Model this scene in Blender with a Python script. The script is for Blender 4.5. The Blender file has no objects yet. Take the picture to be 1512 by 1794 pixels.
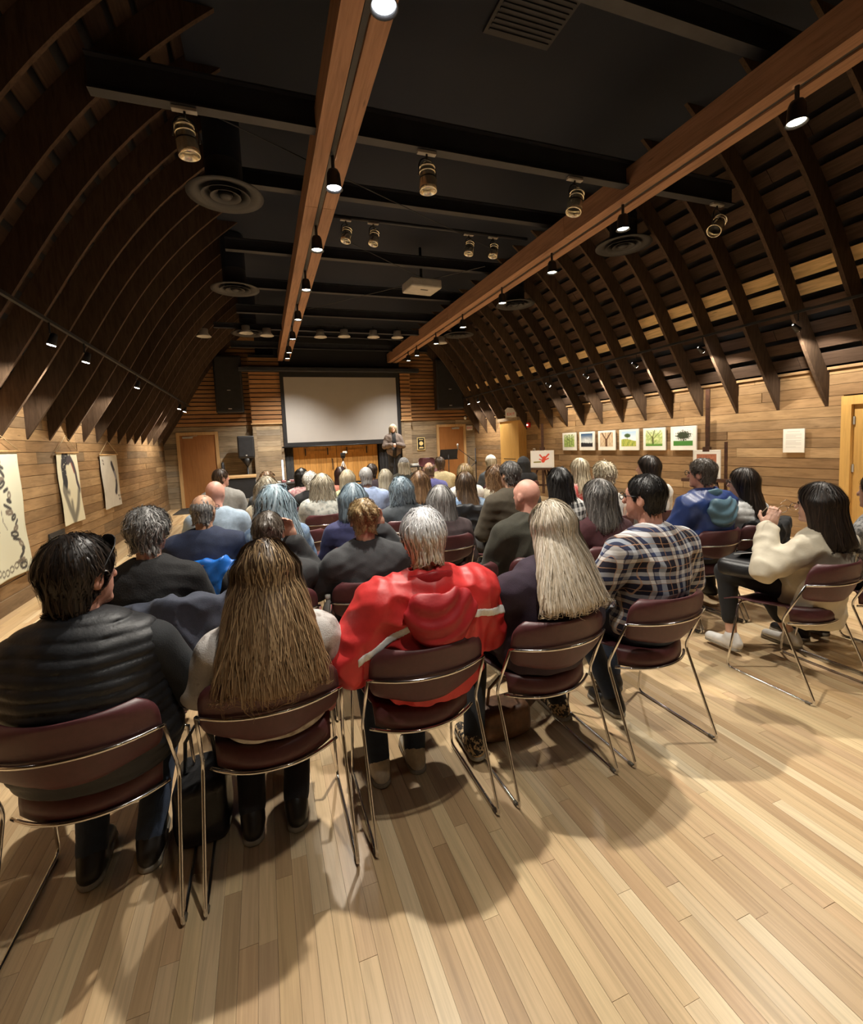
import bpy, bmesh, math, random
import numpy as np
from mathutils import Vector, Matrix

random.seed(7); RNG = np.random.RandomState(11)
scene = bpy.context.scene
COL = scene.collection
pi = math.pi

# ------------------------------------------------------------------ camera
def make_camera():
    cd = bpy.data.cameras.new('camera'); co = bpy.data.objects.new('camera', cd); COL.objects.link(co)
    f, cy = 815.9, 846.2
    yaw, pit, rol = (math.radians(a) for a in (19.731, 4.896, 2.535))
    fwd = Vector((math.sin(yaw) * math.cos(pit), math.cos(yaw) * math.cos(pit), -math.sin(pit)))
    right = Vector((math.cos(yaw), -math.sin(yaw), 0)); down = fwd.cross(right)
    r2 = right * math.cos(rol) + down * math.sin(rol); d2 = -right * math.sin(rol) + down * math.cos(rol)
    m = Matrix((r2, -d2, -fwd)).transposed().to_4x4()
    co.matrix_world = Matrix.Translation((0, 0, 1.55)) @ m
    cd.sensor_fit = 'HORIZONTAL'; cd.sensor_width = 36; cd.lens = f / 1512 * 36
    cd.shift_y = -(897 - cy) / 1512
    cd.clip_start = .05; cd.clip_end = 60
    scene.camera = co
make_camera()

# ------------------------------------------------------------------ world, exposure
w = bpy.data.worlds.new('room_air'); scene.world = w; w.use_nodes = True
w.node_tree.nodes['Background'].inputs[0].default_value = (.75, .85, 1, 1)
w.node_tree.nodes['Background'].inputs[1].default_value = .0
scene.view_settings.view_transform = 'Standard'; scene.view_settings.look = 'None'
scene.view_settings.gamma = 1; scene.view_settings.use_curve_mapping = False
scene.view_settings.exposure = 0.6
scene.cycles.adaptive_threshold = .055; scene.cycles.max_bounces = 3; scene.cycles.diffuse_bounces = 3; scene.cycles.glossy_bounces = 2; scene.cycles.transmission_bounces = 2; scene.cycles.caustics_reflective = False; scene.cycles.caustics_refractive = False
TRACK_W = 262.0      # each ceiling track lamp
WASH_W = 82.0        # each wall washer under the rafters
SPOT_WARM = (1.0, .925, .81)

# ------------------------------------------------------------------ materials
def nodes_of(name):
    m = bpy.data.materials.new(name); m.use_nodes = True
    nt = m.node_tree; return m, nt, nt.nodes, nt.links, nt.nodes['Principled BSDF']
def mix(nt, a, b, fac, mode='MIX'):
    n = nt.nodes.new('ShaderNodeMix'); n.data_type = 'RGBA'; n.blend_type = mode
    for s, v in ((n.inputs[0], fac), (n.inputs[6], a), (n.inputs[7], b)):
        if hasattr(v, 'is_output'): nt.links.new(v, s)
        elif isinstance(v, tuple): s.default_value = (*v[:3], 1)
        else: s.default_value = v
    return n.outputs[2]
def ramp(nt, src, stops, interp='LINEAR'):
    n = nt.nodes.new('ShaderNodeValToRGB'); cr = n.color_ramp; cr.interpolation = interp
    while len(cr.elements) < len(stops): cr.elements.new(.5)
    for e, (p, c) in zip(cr.elements, stops): e.position = p; e.color = (*c[:3], 1) if isinstance(c, tuple) else (c, c, c, 1)
    nt.links.new(src, n.inputs[0]); return n.outputs[0]
def math_n(nt, op, a, b=None, c=None):
    n = nt.nodes.new('ShaderNodeMath'); n.operation = op
    for i, v in enumerate((a, b, c)):
        if v is None: continue
        if hasattr(v, 'is_output'): nt.links.new(v, n.inputs[i])
        else: n.inputs[i].default_value = v
    return n.outputs[0]
def noise(nt, vec, scale, detail=3, rough=.55, dist=0.):
    n = nt.nodes.new('ShaderNodeTexNoise'); n.inputs['Scale'].default_value = scale
    n.inputs['Detail'].default_value = detail; n.inputs['Roughness'].default_value = rough; n.inputs['Distortion'].default_value = dist
    if vec is not None: nt.links.new(vec, n.inputs['Vector'])
    return n.outputs['Fac']
def vmul(nt, vec, s):
    n = nt.nodes.new('ShaderNodeVectorMath'); n.operation = 'MULTIPLY'; nt.links.new(vec, n.inputs[0]); n.inputs[1].default_value = s
    return n.outputs[0]
def vadd(nt, a, b):
    n = nt.nodes.new('ShaderNodeVectorMath'); n.operation = 'ADD'; nt.links.new(a, n.inputs[0]); nt.links.new(b, n.inputs[1]); return n.outputs[0]
def bump(nt, h, strength, dist=.01):
    n = nt.nodes.new('ShaderNodeBump'); n.inputs['Strength'].default_value = strength; n.inputs['Distance'].default_value = dist
    nt.links.new(h, n.inputs['Height']); return n.outputs[0]
def rnd_piece(nt):      # one random number per piece, separate object or island
    oi = nt.nodes.new('ShaderNodeObjectInfo'); g = nt.nodes.new('ShaderNodeNewGeometry')
    s = math_n(nt, 'ADD', oi.outputs['Random'], g.outputs['Random Per Island'])
    return math_n(nt, 'FRACT', s), g
def plain(name, col, rough=.6, metal=0., spec=.5, nscale=0, namt=.0, bstr=0., bscale=60, coat=0., sheen=0.):
    m, nt, N, L, b = nodes_of(name)
    b.inputs['Base Color'].default_value = (*col, 1); b.inputs['Roughness'].default_value = rough
    b.inputs['Metallic'].default_value = metal; b.inputs['Specular IOR Level'].default_value = spec
    if coat: b.inputs['Coat Weight'].default_value = coat
    if sheen: b.inputs['Sheen Weight'].default_value = sheen; b.inputs['Sheen Roughness'].default_value = .5
    tc = N.new('ShaderNodeTexCoord')
    if nscale:
        n = noise(nt, tc.outputs['Object'], nscale, 4)
        c = mix(nt, tuple(x * (1 - namt) for x in col), tuple(min(1, x * (1 + namt)) for x in col), ramp(nt, n, [(.3, 0.), (.7, 1.)]))
        L.new(c, b.inputs['Base Color'])
    if bstr:
        L.new(bump(nt, noise(nt, tc.outputs['Object'], bscale, 3), bstr, .004), b.inputs['Normal'])
    return m
def emit(name, col, s):
    m, nt, N, L, b = nodes_of(name)
    b.inputs['Base Color'].default_value = (*col, 1); b.inputs['Emission Color'].default_value = (*col, 1); b.inputs['Emission Strength'].default_value = s
    return m
def wood(name, cols, axis=1, grain=(60., 4.), rough=.6, spec=.3, var=.5, bstr=.25, knots=True, stain=None, coat=0.):
    """boards: colour per piece, long grain along one world axis"""
    m, nt, N, L, b = nodes_of(name)
    r, g = rnd_piece(nt)
    comb = N.new('ShaderNodeCombineXYZ')
    for i, k in enumerate((17.3, 9.1, 23.7)): L.new(math_n(nt, 'MULTIPLY', r, k), comb.inputs[i])
    pos = vadd(nt, g.outputs['Position'], comb.outputs[0])
    sc = [grain[0]] * 3; sc[axis] = grain[1]
    gv = vmul(nt, pos, tuple(sc))
    n1 = noise(nt, gv, 1., 3, .6, .6); n2 = noise(nt, vmul(nt, pos, tuple(s * .22 for s in sc)), 1., 2, .5, 1.2)
    base = ramp(nt, r, [(i / max(1, len(cols) - 1), c) for i, c in enumerate(cols)])
    dk = mix(nt, base, (.35, .32, .28), 1., 'MULTIPLY')
    c = mix(nt, base, dk, math_n(nt, 'MULTIPLY', ramp(nt, n1, [(.42, 0.), (.72, 1.)]), var))
    c = mix(nt, c, dk, math_n(nt, 'MULTIPLY', ramp(nt, n2, [(.5, 0.), (.8, 1.)]), var * .8))
    if knots:
        v = N.new('ShaderNodeTexVoronoi'); v.inputs['Scale'].default_value = 1.; kk = [7.] * 3; kk[axis] = 1.6
        L.new(vmul(nt, pos, tuple(kk)), v.inputs['Vector'])
        kn = ramp(nt, v.outputs['Distance'], [(.0, 1.), (.09, 0.)])
        c = mix(nt, c, (.06, .035, .02), math_n(nt, 'MULTIPLY', kn, .7))
    if stain:
        ns = noise(nt, vmul(nt, g.outputs['Position'], (1.3, 1.3, 1.3)), 1., 3, .6)
        c = mix(nt, c, stain, math_n(nt, 'MULTIPLY', ramp(nt, ns, [(.45, 0.), (.75, 1.)]), .6))
    L.new(c, b.inputs['Base Color'])
    b.inputs['Roughness'].default_value = rough; b.inputs['Specular IOR Level'].default_value = spec
    if coat: b.inputs['Coat Weight'].default_value = coat; b.inputs['Coat Roughness'].default_value = .25
    if bstr: L.new(bump(nt, n1, bstr, .003), b.inputs['Normal'])
    return m
def hair_mat(name, root, tip, light, zr=(.0, -.4), rough=.42):
    m, nt, N, L, b = nodes_of(name)
    r, g = rnd_piece(nt); tc = N.new('ShaderNodeTexCoord')
    n = noise(nt, vmul(nt, tc.outputs['Object'], (90, 90, 9)), 1., 3)
    at = N.new('ShaderNodeAttribute'); at.attribute_name = 'along'
    c = mix(nt, root, tip, at.outputs['Fac'])
    c = mix(nt, c, light, math_n(nt, 'MULTIPLY', ramp(nt, r, [(.35, 0.), (.95, 1.)]), .75))
    c = mix(nt, c, (.25, .22, .2), math_n(nt, 'MULTIPLY', ramp(nt, n, [(.5, 0.), (.8, 1.)]), .5), 'MULTIPLY')
    L.new(c, b.inputs['Base Color']); b.inputs['Roughness'].default_value = rough; b.inputs['Specular IOR Level'].default_value = .45
    return m
def painted(name, rough=.55):
    m, nt, N, L, b = nodes_of(name)
    at = N.new('ShaderNodeAttribute'); at.attribute_name = 'paint'
    L.new(at.outputs['Color'], b.inputs['Base Color']); b.inputs['Roughness'].default_value = rough
    return m

M = {}
M['wall_wood'] = wood('weathered_plank', [(.20, .12, .062), (.40, .25, .125), (.28, .175, .09), (.48, .32, .17), (.33, .205, .10), (.22, .155, .095), (.42, .27, .14), (.26, .165, .085)], 1, (30, 3.4), .7, .25, .5, .35, True, (.15, .09, .045))
M['back_wood'] = wood('grey_plank', [(.24, .19, .135), (.40, .31, .205), (.30, .235, .155), (.47, .37, .245), (.28, .235, .18)], 0, (38, 2.6), .75, .2, .62, .35, True, (.11, .085, .06))
M['slat_wood'] = wood('warm_slat', [(.34, .175, .075), (.42, .23, .10), (.29, .145, .062)], 0, (50, 3), .6, .25, .5, .2, False)
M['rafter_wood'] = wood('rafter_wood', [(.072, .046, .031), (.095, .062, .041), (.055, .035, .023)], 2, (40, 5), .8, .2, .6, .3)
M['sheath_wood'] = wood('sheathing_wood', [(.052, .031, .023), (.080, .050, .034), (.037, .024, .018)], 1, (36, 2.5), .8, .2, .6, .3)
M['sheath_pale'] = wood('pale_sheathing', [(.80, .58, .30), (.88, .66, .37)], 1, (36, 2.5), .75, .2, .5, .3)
M['floor_wood'] = wood('floor_board', [(.55, .375, .195), (.69, .51, .295), (.60, .42, .235), (.47, .31, .165), (.79, .64, .41), (.58, .39, .22), (.65, .475, .27), (.53, .365, .215), (.73, .56, .325), (.51, .34, .18)], 1, (70, 2.2), .36, .5, .34, .05, False, None, .12)
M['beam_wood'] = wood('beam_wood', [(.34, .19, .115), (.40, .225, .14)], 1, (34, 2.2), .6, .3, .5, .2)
M['door_wood'] = wood('door_veneer', [(.36, .155, .05), (.40, .18, .06)], 2, (46, 2.4), .45, .4, .35, .05, False)
M['trim_wood'] = wood('light_trim', [(.55, .35, .16), (.60, .39, .19)], 2, (50, 3), .5, .35, .3, .05, False)
M['oak_wood'] = wood('golden_door', [(.60, .36, .11), (.65, .40, .13)], 2, (50, 3), .45, .4, .25, .05, False)
M['barn_door'] = wood('barn_door_board', [(.46, .235, .06), (.54, .29, .085), (.50, .26, .07)], 2, (40, 2.5), .5, .35, .5, .15)
M['easel_wood'] = plain('easel_dark_wood', (.055, .022, .012), .5, nscale=20, namt=.4)
M['black_paint'] = plain('black_paint', (.010, .011, .014), .75, nscale=3, namt=.3)
M['ceiling'] = plain('ceiling_black', (.005, .009, .020), .85, nscale=1.5, namt=.4)
M['steel_dark'] = plain('painted_steel', (.015, .017, .023), .55, nscale=6, namt=.3)
M['duct'] = plain('diffuser_grey', (.022, .022, .024), .6, nscale=4, namt=.2)
M['black_matte'] = plain('black_plastic', (.012, .012, .013), .45, nscale=20, namt=.3)
M['black_cloth'] = plain('black_drape', (.008, .008, .010), .9, nscale=8, namt=.3, sheen=.2)
M['chrome'] = plain('chrome_rod', (.80, .78, .76), .13, 1., nscale=30, namt=.06)
M['brass_can'] = plain('lamp_can', (.95, .86, .70), .22, .85, nscale=25, namt=.15)
M['maroon'] = plain('maroon_plastic', (.088, .026, .029), .42, 0., .5, nscale=50, namt=.12, bstr=.08, bscale=400)
M['rubber'] = plain('clear_glide', (.14, .12, .09), .4, nscale=30, namt=.2)
M['lens'] = emit('lamp_glow', (1., .90, .66), 26.)
M['lens_cool'] = emit('lamp_glow_cool', (.93, .96, 1.), 34.)
M['lens_small'] = emit('small_lamp_glow', (1., .95, .85), 30.)
M['white'] = plain('white_board', (.78, .77, .72), .6, nscale=10, namt=.04)
M['paper'] = plain('paper', (.80, .79, .74), .7, nscale=10, namt=.04)
M['screen'] = plain('screen_cloth', (.33, .32, .31), .8, nscale=2, namt=.03)
M['silver'] = plain('silver_plastic', (.40, .39, .37), .45, nscale=10, namt=.1)
M['red'] = plain('red_letter', (.75, .03, .03), .5, nscale=10, namt=.05)
M['gold'] = plain('gold_print', (.85, .68, .30), .5, nscale=10, namt=.05)
M['mat_floor'] = plain('door_mat', (.03, .027, .024), .9, nscale=40, namt=.4)
M['grey_box'] = plain('grey_cloth', (.20, .195, .18), .85, nscale=15, namt=.2)
M['paint'] = painted('printed_picture')
M['cotton'] = painted('painted_cloth', .85)
M['string'] = plain('twine', (.55, .45, .28), .8, nscale=40, namt=.2)
M['pink'] = plain('pink_cloth', (.55, .22, .22), .8, nscale=20, namt=.15)
M['leather_black'] = plain('black_leather', (.012, .012, .013), .38, nscale=25, namt=.3, bstr=.3, bscale=60)
M['leather_brown'] = plain('brown_leather', (.16, .075, .035), .45, nscale=25, namt=.3, bstr=.3, bscale=60)

# ------------------------------------------------------------------ object helpers
def link(name, me, mat=None, parent=None, loc=(0, 0, 0), rot=(0, 0, 0), scale=(1, 1, 1)):
    o = bpy.data.objects.new(name, me); COL.objects.link(o)
    if mat is not None and me is not None and len(me.materials) == 0: me.materials.append(mat)
    o.location = loc; o.rotation_euler = rot; o.scale = scale
    if parent is not None: o.parent = parent
    return o
def empty(name, loc=(0, 0, 0), rz=0., parent=None):
    o = bpy.data.objects.new(name, None); COL.objects.link(o); o.location = loc; o.rotation_euler = (0, 0, rz)
    o.empty_display_size = .1
    if parent is not None: o.parent = parent
    return o
def tag(o, label, cat, group=None):
    o['label'] = label; o['category'] = cat
    if group: o['group'] = group
    return o
def struct(o, label=None):
    o['kind'] = 'structure'
    if label: o['label'] = label
    return o
def mesh_np(name, V, F, smooth=True):
    me = bpy.data.meshes.new(name)
    V = np.asarray(V, np.float32); F = np.asarray(F, np.int32); k = F.shape[1]
    me.vertices.add(len(V)); me.vertices.foreach_set('co', V.ravel())
    me.loops.add(F.size); me.loops.foreach_set('vertex_index', F.ravel())
    me.polygons.add(len(F)); me.polygons.foreach_set('loop_start', np.arange(0, F.size, k, dtype=np.int32))
    me.polygons.foreach_set('use_smooth', np.full(len(F), smooth)); me.update(calc_edges=True); me.validate()
    return me
BOXV = np.array([(x, y, z) for x in (-.5, .5) for y in (-.5, .5) for z in (-.5, .5)], np.float32)
BOXF = np.array([(0, 1, 3, 2), (4, 6, 7, 5), (0, 4, 5, 1), (2, 3, 7, 6), (0, 2, 6, 4), (1, 5, 7, 3)], np.int32)
_box = {}
def box(name, mat, lo, hi, parent=None, rot=(0, 0, 0)):
    """box with shared unit mesh, scaled"""
    key = mat.name
    if key not in _box:
        me = mesh_np('board_' + key, BOXV, BOXF, False); me.materials.append(mat); _box[key] = me
    lo = Vector(lo); hi = Vector(hi); c = (lo + hi) / 2; d = hi - lo
    return link(name, _box[key], None, parent, c, rot, d)
class MB:
    def __init__(s): s.V = []; s.F = []; s.n = 0
    def add(s, V, F):
        V = np.asarray(V, np.float32).reshape(-1, 3); s.V.append(V)
        s.F += [tuple(int(i) + s.n for i in f) for f in F]; s.n += len(V); return s
    def box(s, lo, hi, rot=None, c=None):
        lo = np.array(lo, float); hi = np.array(hi, float); V = BOXV * (hi - lo)
        if rot is not None: V = V @ np.array(rot.to_3x3()).T
        return s.add(V + (lo + hi) / 2, BOXF)
    def tube(s, pts, r, n=8, closed=False, caps=True):
        pts = np.array(pts, float); m = len(pts); rs = np.full(m, r) if np.isscalar(r) else np.array(r, float)
        T = np.zeros_like(pts); T[1:-1] = pts[2:] - pts[:-2]; T[0] = pts[1] - pts[0]; T[-1] = pts[-1] - pts[-2]
        if closed: T[0] = pts[1] - pts[-1]; T[-1] = pts[0] - pts[-2]
        T /= np.linalg.norm(T, axis=1)[:, None] + 1e-9
        u = np.cross(T[0], (0, 0, 1.)); 
        if np.linalg.norm(u) < .1: u = np.cross(T[0], (1., 0, 0))
        V = []; 
        for i in range(m):
            u = u - T[i] * (u @ T[i]); u /= np.linalg.norm(u) + 1e-9; v = np.cross(T[i], u)
            a = np.arange(n) * 2 * pi / n
            V.append(pts[i] + rs[i] * (np.cos(a)[:, None] * u + np.sin(a)[:, None] * v))
        V = np.concatenate(V); Fs = []
        for i in range(m if closed else m - 1):
            j = (i + 1) % m
            for k in range(n): Fs.append((i * n + k, i * n + (k + 1) % n, j * n + (k + 1) % n, j * n + k))
        if caps and not closed: Fs.append(tuple(range(n))[::-1]); Fs.append(tuple(range((m - 1) * n, m * n)))
        return s.add(V, Fs)
    def lathe(s, prof, n=20, c=(0, 0, 0), R=None, cap=True):
        V = []; 
        for r, z in prof:
            a = np.arange(n) * 2 * pi / n; V.append(np.stack([r * np.cos(a), r * np.sin(a), np.full(n, z)], 1))
        V = np.concatenate(V); 
        if R is not None: V = V @ np.array(R).T
        V = V + np.array(c); m = len(prof); Fs = []
        for i in range(m - 1):
            for k in range(n): Fs.append((i * n + k, i * n + (k + 1) % n, (i + 1) * n + (k + 1) % n, (i + 1) * n + k))
        if cap: Fs.append(tuple(range(n))[::-1]); Fs.append(tuple(range((m - 1) * n, m * n)))
        return s.add(V, Fs)
    def prism(s, poly, z0, z1, axes=(0, 1, 2)):
        n = len(poly); V = np.zeros((2 * n, 3)); 
        for i, (a, b) in enumerate(poly):
            for k, z in ((0, z0), (n, z1)): V[i + k, axes[0]] = a; V[i + k, axes[1]] = b; V[i + k, axes[2]] = z
        Fs = [tuple(range(n))[::-1], tuple(range(n, 2 * n))] + [(i, (i + 1) % n, (i + 1) % n + n, i + n) for i in range(n)]
        return s.add(V, Fs)
    def mesh(s, name, smooth=False):
        me = bpy.data.meshes.new(name); me.from_pydata([tuple(v) for v in np.concatenate(s.V)], [], s.F)
        if smooth: me.polygons.foreach_set('use_smooth', np.ones(len(me.polygons), bool))
        me.update(); return me
    def build(s, name, mat, parent=None, smooth=False, **k): return link(name, s.mesh(name, smooth), mat, parent, **k)
def copy_tree(o, parent=None, rename=None):
    c = o.copy(); COL.objects.link(c); c.parent = parent
    for ch in o.children: copy_tree(ch, c)
    return c
def text_mesh(name, txt, size, mat, parent=None, loc=(0, 0, 0), rot=(0, 0, 0), ext=.002, align='CENTER'):
    cu = bpy.data.curves.new(name, 'FONT'); cu.body = txt; cu.size = size; cu.extrude = ext; cu.align_x = align; cu.align_y = 'CENTER'
    t = bpy.data.objects.new('tmp', cu); COL.objects.link(t)
    dg = bpy.context.evaluated_depsgraph_get(); me = bpy.data.meshes.new_from_object(t.evaluated_get(dg))
    bpy.data.objects.remove(t); bpy.data.curves.remove(cu)
    me.materials.clear(); return link(name, me, mat, parent, loc, rot)
def picture_grid(name, nx, nz, w, h, fn, mat, parent, loc, rot, thick=0.):
    """flat printed sheet: colours per vertex from a painter fn(u,v)->rgb; local x across, z up, facing -y"""
    u, v = np.meshgrid(np.linspace(0, 1, nx), np.linspace(0, 1, nz)); u = u.ravel(); v = v.ravel()
    V = np.stack([(u - .5) * w, np.zeros_like(u), (v - .5) * h], 1)
    i = np.arange((nx - 1) * (nz - 1)); a = (i // (nx - 1)) * nx + i % (nx - 1)
    me = mesh_np(name, V, np.stack([a, a + 1, a + 1 + nx, a + nx], 1), True)
    c = np.ones((len(V), 4), np.float32); c[:, :3] = np.clip(fn(u, v), 0, 1)
    at = me.attributes.new('paint', 'FLOAT_COLOR', 'POINT'); at.data.foreach_set('color', c.ravel())
    return link(name, me, mat, parent, loc, rot)
def vnoise(x, y, s, seed=0):
    r = np.random.RandomState(seed); out = np.zeros_like(x)
    for k in range(7):
        a = r.uniform(0, 2 * pi); f = s * r.uniform(.6, 1.7); out += np.sin((x * np.cos(a) + y * np.sin(a)) * f * 6.28 + r.uniform(0, 6.28))
    return out / 7
# ================================================================== THE ROOM
XL, XR, YB, YR = -2.58, 7.0, 14.83, -3.0
XC = (XL + XR) / 2
random.seed(21)

# ---- floor: strip boards along the room
floor = struct(box('floor', M['black_paint'], (XL - .2, YR - .1, -.12), (XR + .2, YB + .2, -.022)), 'narrow-strip pale hardwood floor running towards the screen')
FLOORV = np.array([(-.5, -.5, 0), (.5, -.5, 0), (.5, .5, 0), (-.5, .5, 0), (-.5, -.5, -1), (.5, -.5, -1), (.5, .5, -1), (-.5, .5, -1)], np.float32)
FLOORF = np.array([(0, 1, 2, 3), (0, 4, 5, 1), (1, 5, 6, 2), (2, 6, 7, 3), (3, 7, 4, 0)], np.int32)
def build_floor():
    bw = .0572; boards = []
    for i in range(int((XR - XL) / bw) + 1):
        y = YR - random.random() * 1.2; x = XL + (i + .5) * bw
        while y < YB:
            l = random.choice((.45, .6, .8, 1.0, 1.2, 1.5, 1.8)) * random.uniform(.85, 1.15)
            boards.append((x, y, min(y + l, YB), random.uniform(-.0004, .0004))); y += l
    def seen(b):      # near boards inside the photograph's frame
        x, a, c, _ = b; y = (a + c) / 2
        if c < .95: return 1e9
        ang = math.degrees(math.atan2(x, y)) - 19.7
        if abs(ang) > 45: return 1e9
        return math.hypot(x, y) / (c - a) ** .3
    boards.sort(key=seen)
    me = mesh_np('floor_board', FLOORV, FLOORF, False); me.materials.append(M['floor_wood'])
    fl = Vector(floor.location); fs = Vector(floor.scale)
    for x, a, c, dz in boards[:300]:
        o = link('floor_board', me, None, None, (x, (a + c) / 2, dz), (0, 0, 0), (bw - .0009, c - a - .0012, .02))
        o.parent = floor; o.matrix_parent_inverse = Matrix.Translation(fl) @ Matrix.Diagonal((*fs, 1)); o.matrix_parent_inverse = o.matrix_parent_inverse.inverted()
    V = []; F = []
    for k, (x, a, c, dz) in enumerate(boards[300:]):
        V.append(FLOORV * np.array((bw - .0009, c - a - .0012, .02), np.float32) + np.array((x, (a + c) / 2, dz), np.float32)); F.append(FLOORF + 8 * k)
    o = link('floor_boards', mesh_np('floor_boards', np.concatenate(V), np.concatenate(F), False), M['floor_wood'])
    o['kind'] = 'stuff'; o.parent = floor; o.matrix_parent_inverse = (Matrix.Translation(fl) @ Matrix.Diagonal((*fs, 1))).inverted()
build_floor()
def child(o, parent):
    """parent keeping the child's world placement"""
    o.parent = parent
    o.matrix_parent_inverse = (Matrix.Translation(parent.location) @ Matrix.Diagonal((*parent.scale, 1))).inverted()
    return o

# ---- plank walls
def plank_rows(parent, mat, axis, fixed, inward, a0, a1, z0, z1, ph, openings=(), lens=(1.3, 3.4), thick=.03):
    z = z0
    while z < z1 - .02:
        h = min(ph * random.uniform(.94, 1.06), z1 - z); cuts = [(a0, a1)]
        for (o0, o1, oz0, oz1) in openings:
            if z + h * .5 > oz0 and z + h * .5 < oz1:
                nc = []
                for (p, q) in cuts:
                    if o1 <= p or o0 >= q: nc.append((p, q)); continue
                    if o0 > p: nc.append((p, o0))
                    if o1 < q: nc.append((o1, q))
                cuts = nc
        for (p, q) in cuts:
            s = p
            while s < q - .01:
                l = random.uniform(*lens); e = s + l
                if q - e < .5: e = q
                e = min(e, q); t = thick + random.uniform(-.004, .006)
                f0, f1 = sorted((fixed - inward * .03, fixed + inward * (t - .03)))
                lo = [0, 0, z + .0025]; hi = [0, 0, z + h - .0025]
                other = 1 - axis
                lo[axis] = s + .002; hi[axis] = e - .002; lo[other] = f0; hi[other] = f1
                child(box('plank', mat, lo, hi), parent); s = e
        z += h
wall_left = struct(box('wall_left', M['black_paint'], (XL - .14, YR, 0), (XL - .03, YB + .1, 2.26)), 'weathered brown plank side wall with painted cloth banners')
plank_rows(wall_left, M['wall_wood'], 1, XL, 1, YR, YB, .15, 2.27, .135)
wall_right = struct(box('wall_right', M['black_paint'], (XR + .03, YR, 0), (XR + .14, YB + .1, 2.26)), 'weathered brown plank side wall with a row of framed photographs')
RD = (2.80, 3.84); PD = (11.45, 12.52)
plank_rows(wall_right, M['wall_wood'], 1, XR, -1, YR, YB, .15, 2.27, .135, [(RD[0], RD[1], -1, 1.9), (PD[0], PD[1], -1, 2.1)])
struct(box('baseboard_left', M['wall_wood'], (XL - .02, YR, 0), (XL + .025, YB, .15)))
for a, b in ((YR, RD[0]), (RD[1], PD[0]), (PD[1], YB)):
    struct(box('baseboard_right', M['wall_wood'], (XR - .025, a, 0), (XR + .02, b, .15)))
struct(box('trim_1', M['wall_wood'], (XL - .12, YR, 2.265), (XL + .05, YB, 2.30)), 'top plate board along the left wall')
struct(box('trim_2', M['wall_wood'], (XR - .05, YR, 2.265), (XR + .12, YB, 2.30)), 'top plate board along the right wall')
struct(box('wall_rear', M['back_wood'], (XL - .5, YR - .15, 0), (XR + .5, YR - .02, 5.3)))

# ---- curved barn roof: rafters and skip sheathing
IN = np.array([(7.0, 1.80), (6.72, 2.22), (6.45, 2.64), (6.2, 3.07), (5.98, 3.45), (5.75, 3.80), (5.5, 4.13), (5.2, 4.47), (4.8, 4.85), (4.4, 5.17)])
def offs(P, d):
    T = np.gradient(P, axis=0); T /= np.linalg.norm(T, axis=1)[:, None]
    return P + d * np.stack([T[:, 1], -T[:, 0]], 1)
def resamp(P, n):
    s = np.r_[0, np.cumsum(np.linalg.norm(np.diff(P, axis=0), axis=1))]; t = np.linspace(0, s[-1], n)
    return np.stack([np.interp(t, s, P[:, 0]), np.interp(t, s, P[:, 1])], 1), s[-1]
_P, _ = resamp(IN, 60)
for _ in range(30): _P[1:-1] = (_P[:-2] + 2 * _P[1:-1] + _P[2:]) / 4
IN = _P[::3]
OUT = offs(IN, .225)
out_full = np.array([p for p in OUT if p[1] > 2.28]); out_full = np.vstack([[7.0 + .01, 2.27], out_full])
def roof(side):
    mir = (lambda x: x) if side == 'right' else (lambda x: 2 * XC - x)
    sh = offs(np.vstack([[7.12, 2.1], out_full[1:]]), .11); n = len(sh)
    V = []; F = []
    for (x, z) in sh: V += [(mir(x), YR, z), (mir(x), YB + .1, z)]
    for i in range(n - 1): F.append((2 * i, 2 * i + 1, 2 * i + 3, 2 * i + 2))
    rf = link('roof_' + side, MB().add(V, F).mesh('roof_' + side), M['black_paint']); struct(rf, 'dark curved barn roof above the %s wall with exposed rafters' % side)
    poly = [(mir(x), z) for x, z in IN] + [(mir(x), z) for x, z in out_full[::-1]]
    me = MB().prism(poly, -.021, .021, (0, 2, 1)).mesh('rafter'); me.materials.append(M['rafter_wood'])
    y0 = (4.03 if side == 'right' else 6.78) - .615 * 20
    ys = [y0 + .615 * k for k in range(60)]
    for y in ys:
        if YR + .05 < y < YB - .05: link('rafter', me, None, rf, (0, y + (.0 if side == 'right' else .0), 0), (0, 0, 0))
    oc, L = resamp(offs(out_full, .012), 200); ss = np.linspace(0, L, 200); s = .10
    k = 0
    while s < L - .1:
        wd = random.uniform(.145, .175); c = np.array([np.interp(s + wd / 2, ss, oc[:, j]) for j in (0, 1)])
        a = np.array([np.interp(s, ss, oc[:, j]) for j in (0, 1)]); b_ = np.array([np.interp(s + wd, ss, oc[:, j]) for j in (0, 1)])
        t = b_ - a; ang = math.atan2(t[1], t[0] if side == 'right' else -t[0])
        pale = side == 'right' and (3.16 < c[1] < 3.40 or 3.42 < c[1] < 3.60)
        y = YR - random.random() * 2
        while y < YB:
            l = random.uniform(3.0, 5.2); e = min(y + l, YB)
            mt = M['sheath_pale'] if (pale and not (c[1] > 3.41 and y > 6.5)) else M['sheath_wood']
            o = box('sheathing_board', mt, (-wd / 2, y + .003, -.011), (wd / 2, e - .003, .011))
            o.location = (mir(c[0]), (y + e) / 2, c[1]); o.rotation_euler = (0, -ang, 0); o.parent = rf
            y = e
        s += wd + random.uniform(.055, .095); k += 1
    return rf
roof_right = roof('right'); roof_left = roof('left')
def roof_x(z, d=.2):     # inner x of the roof line at height z (right side)
    P = offs(IN, d); return float(np.interp(z, P[:, 1], P[:, 0]))

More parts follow.
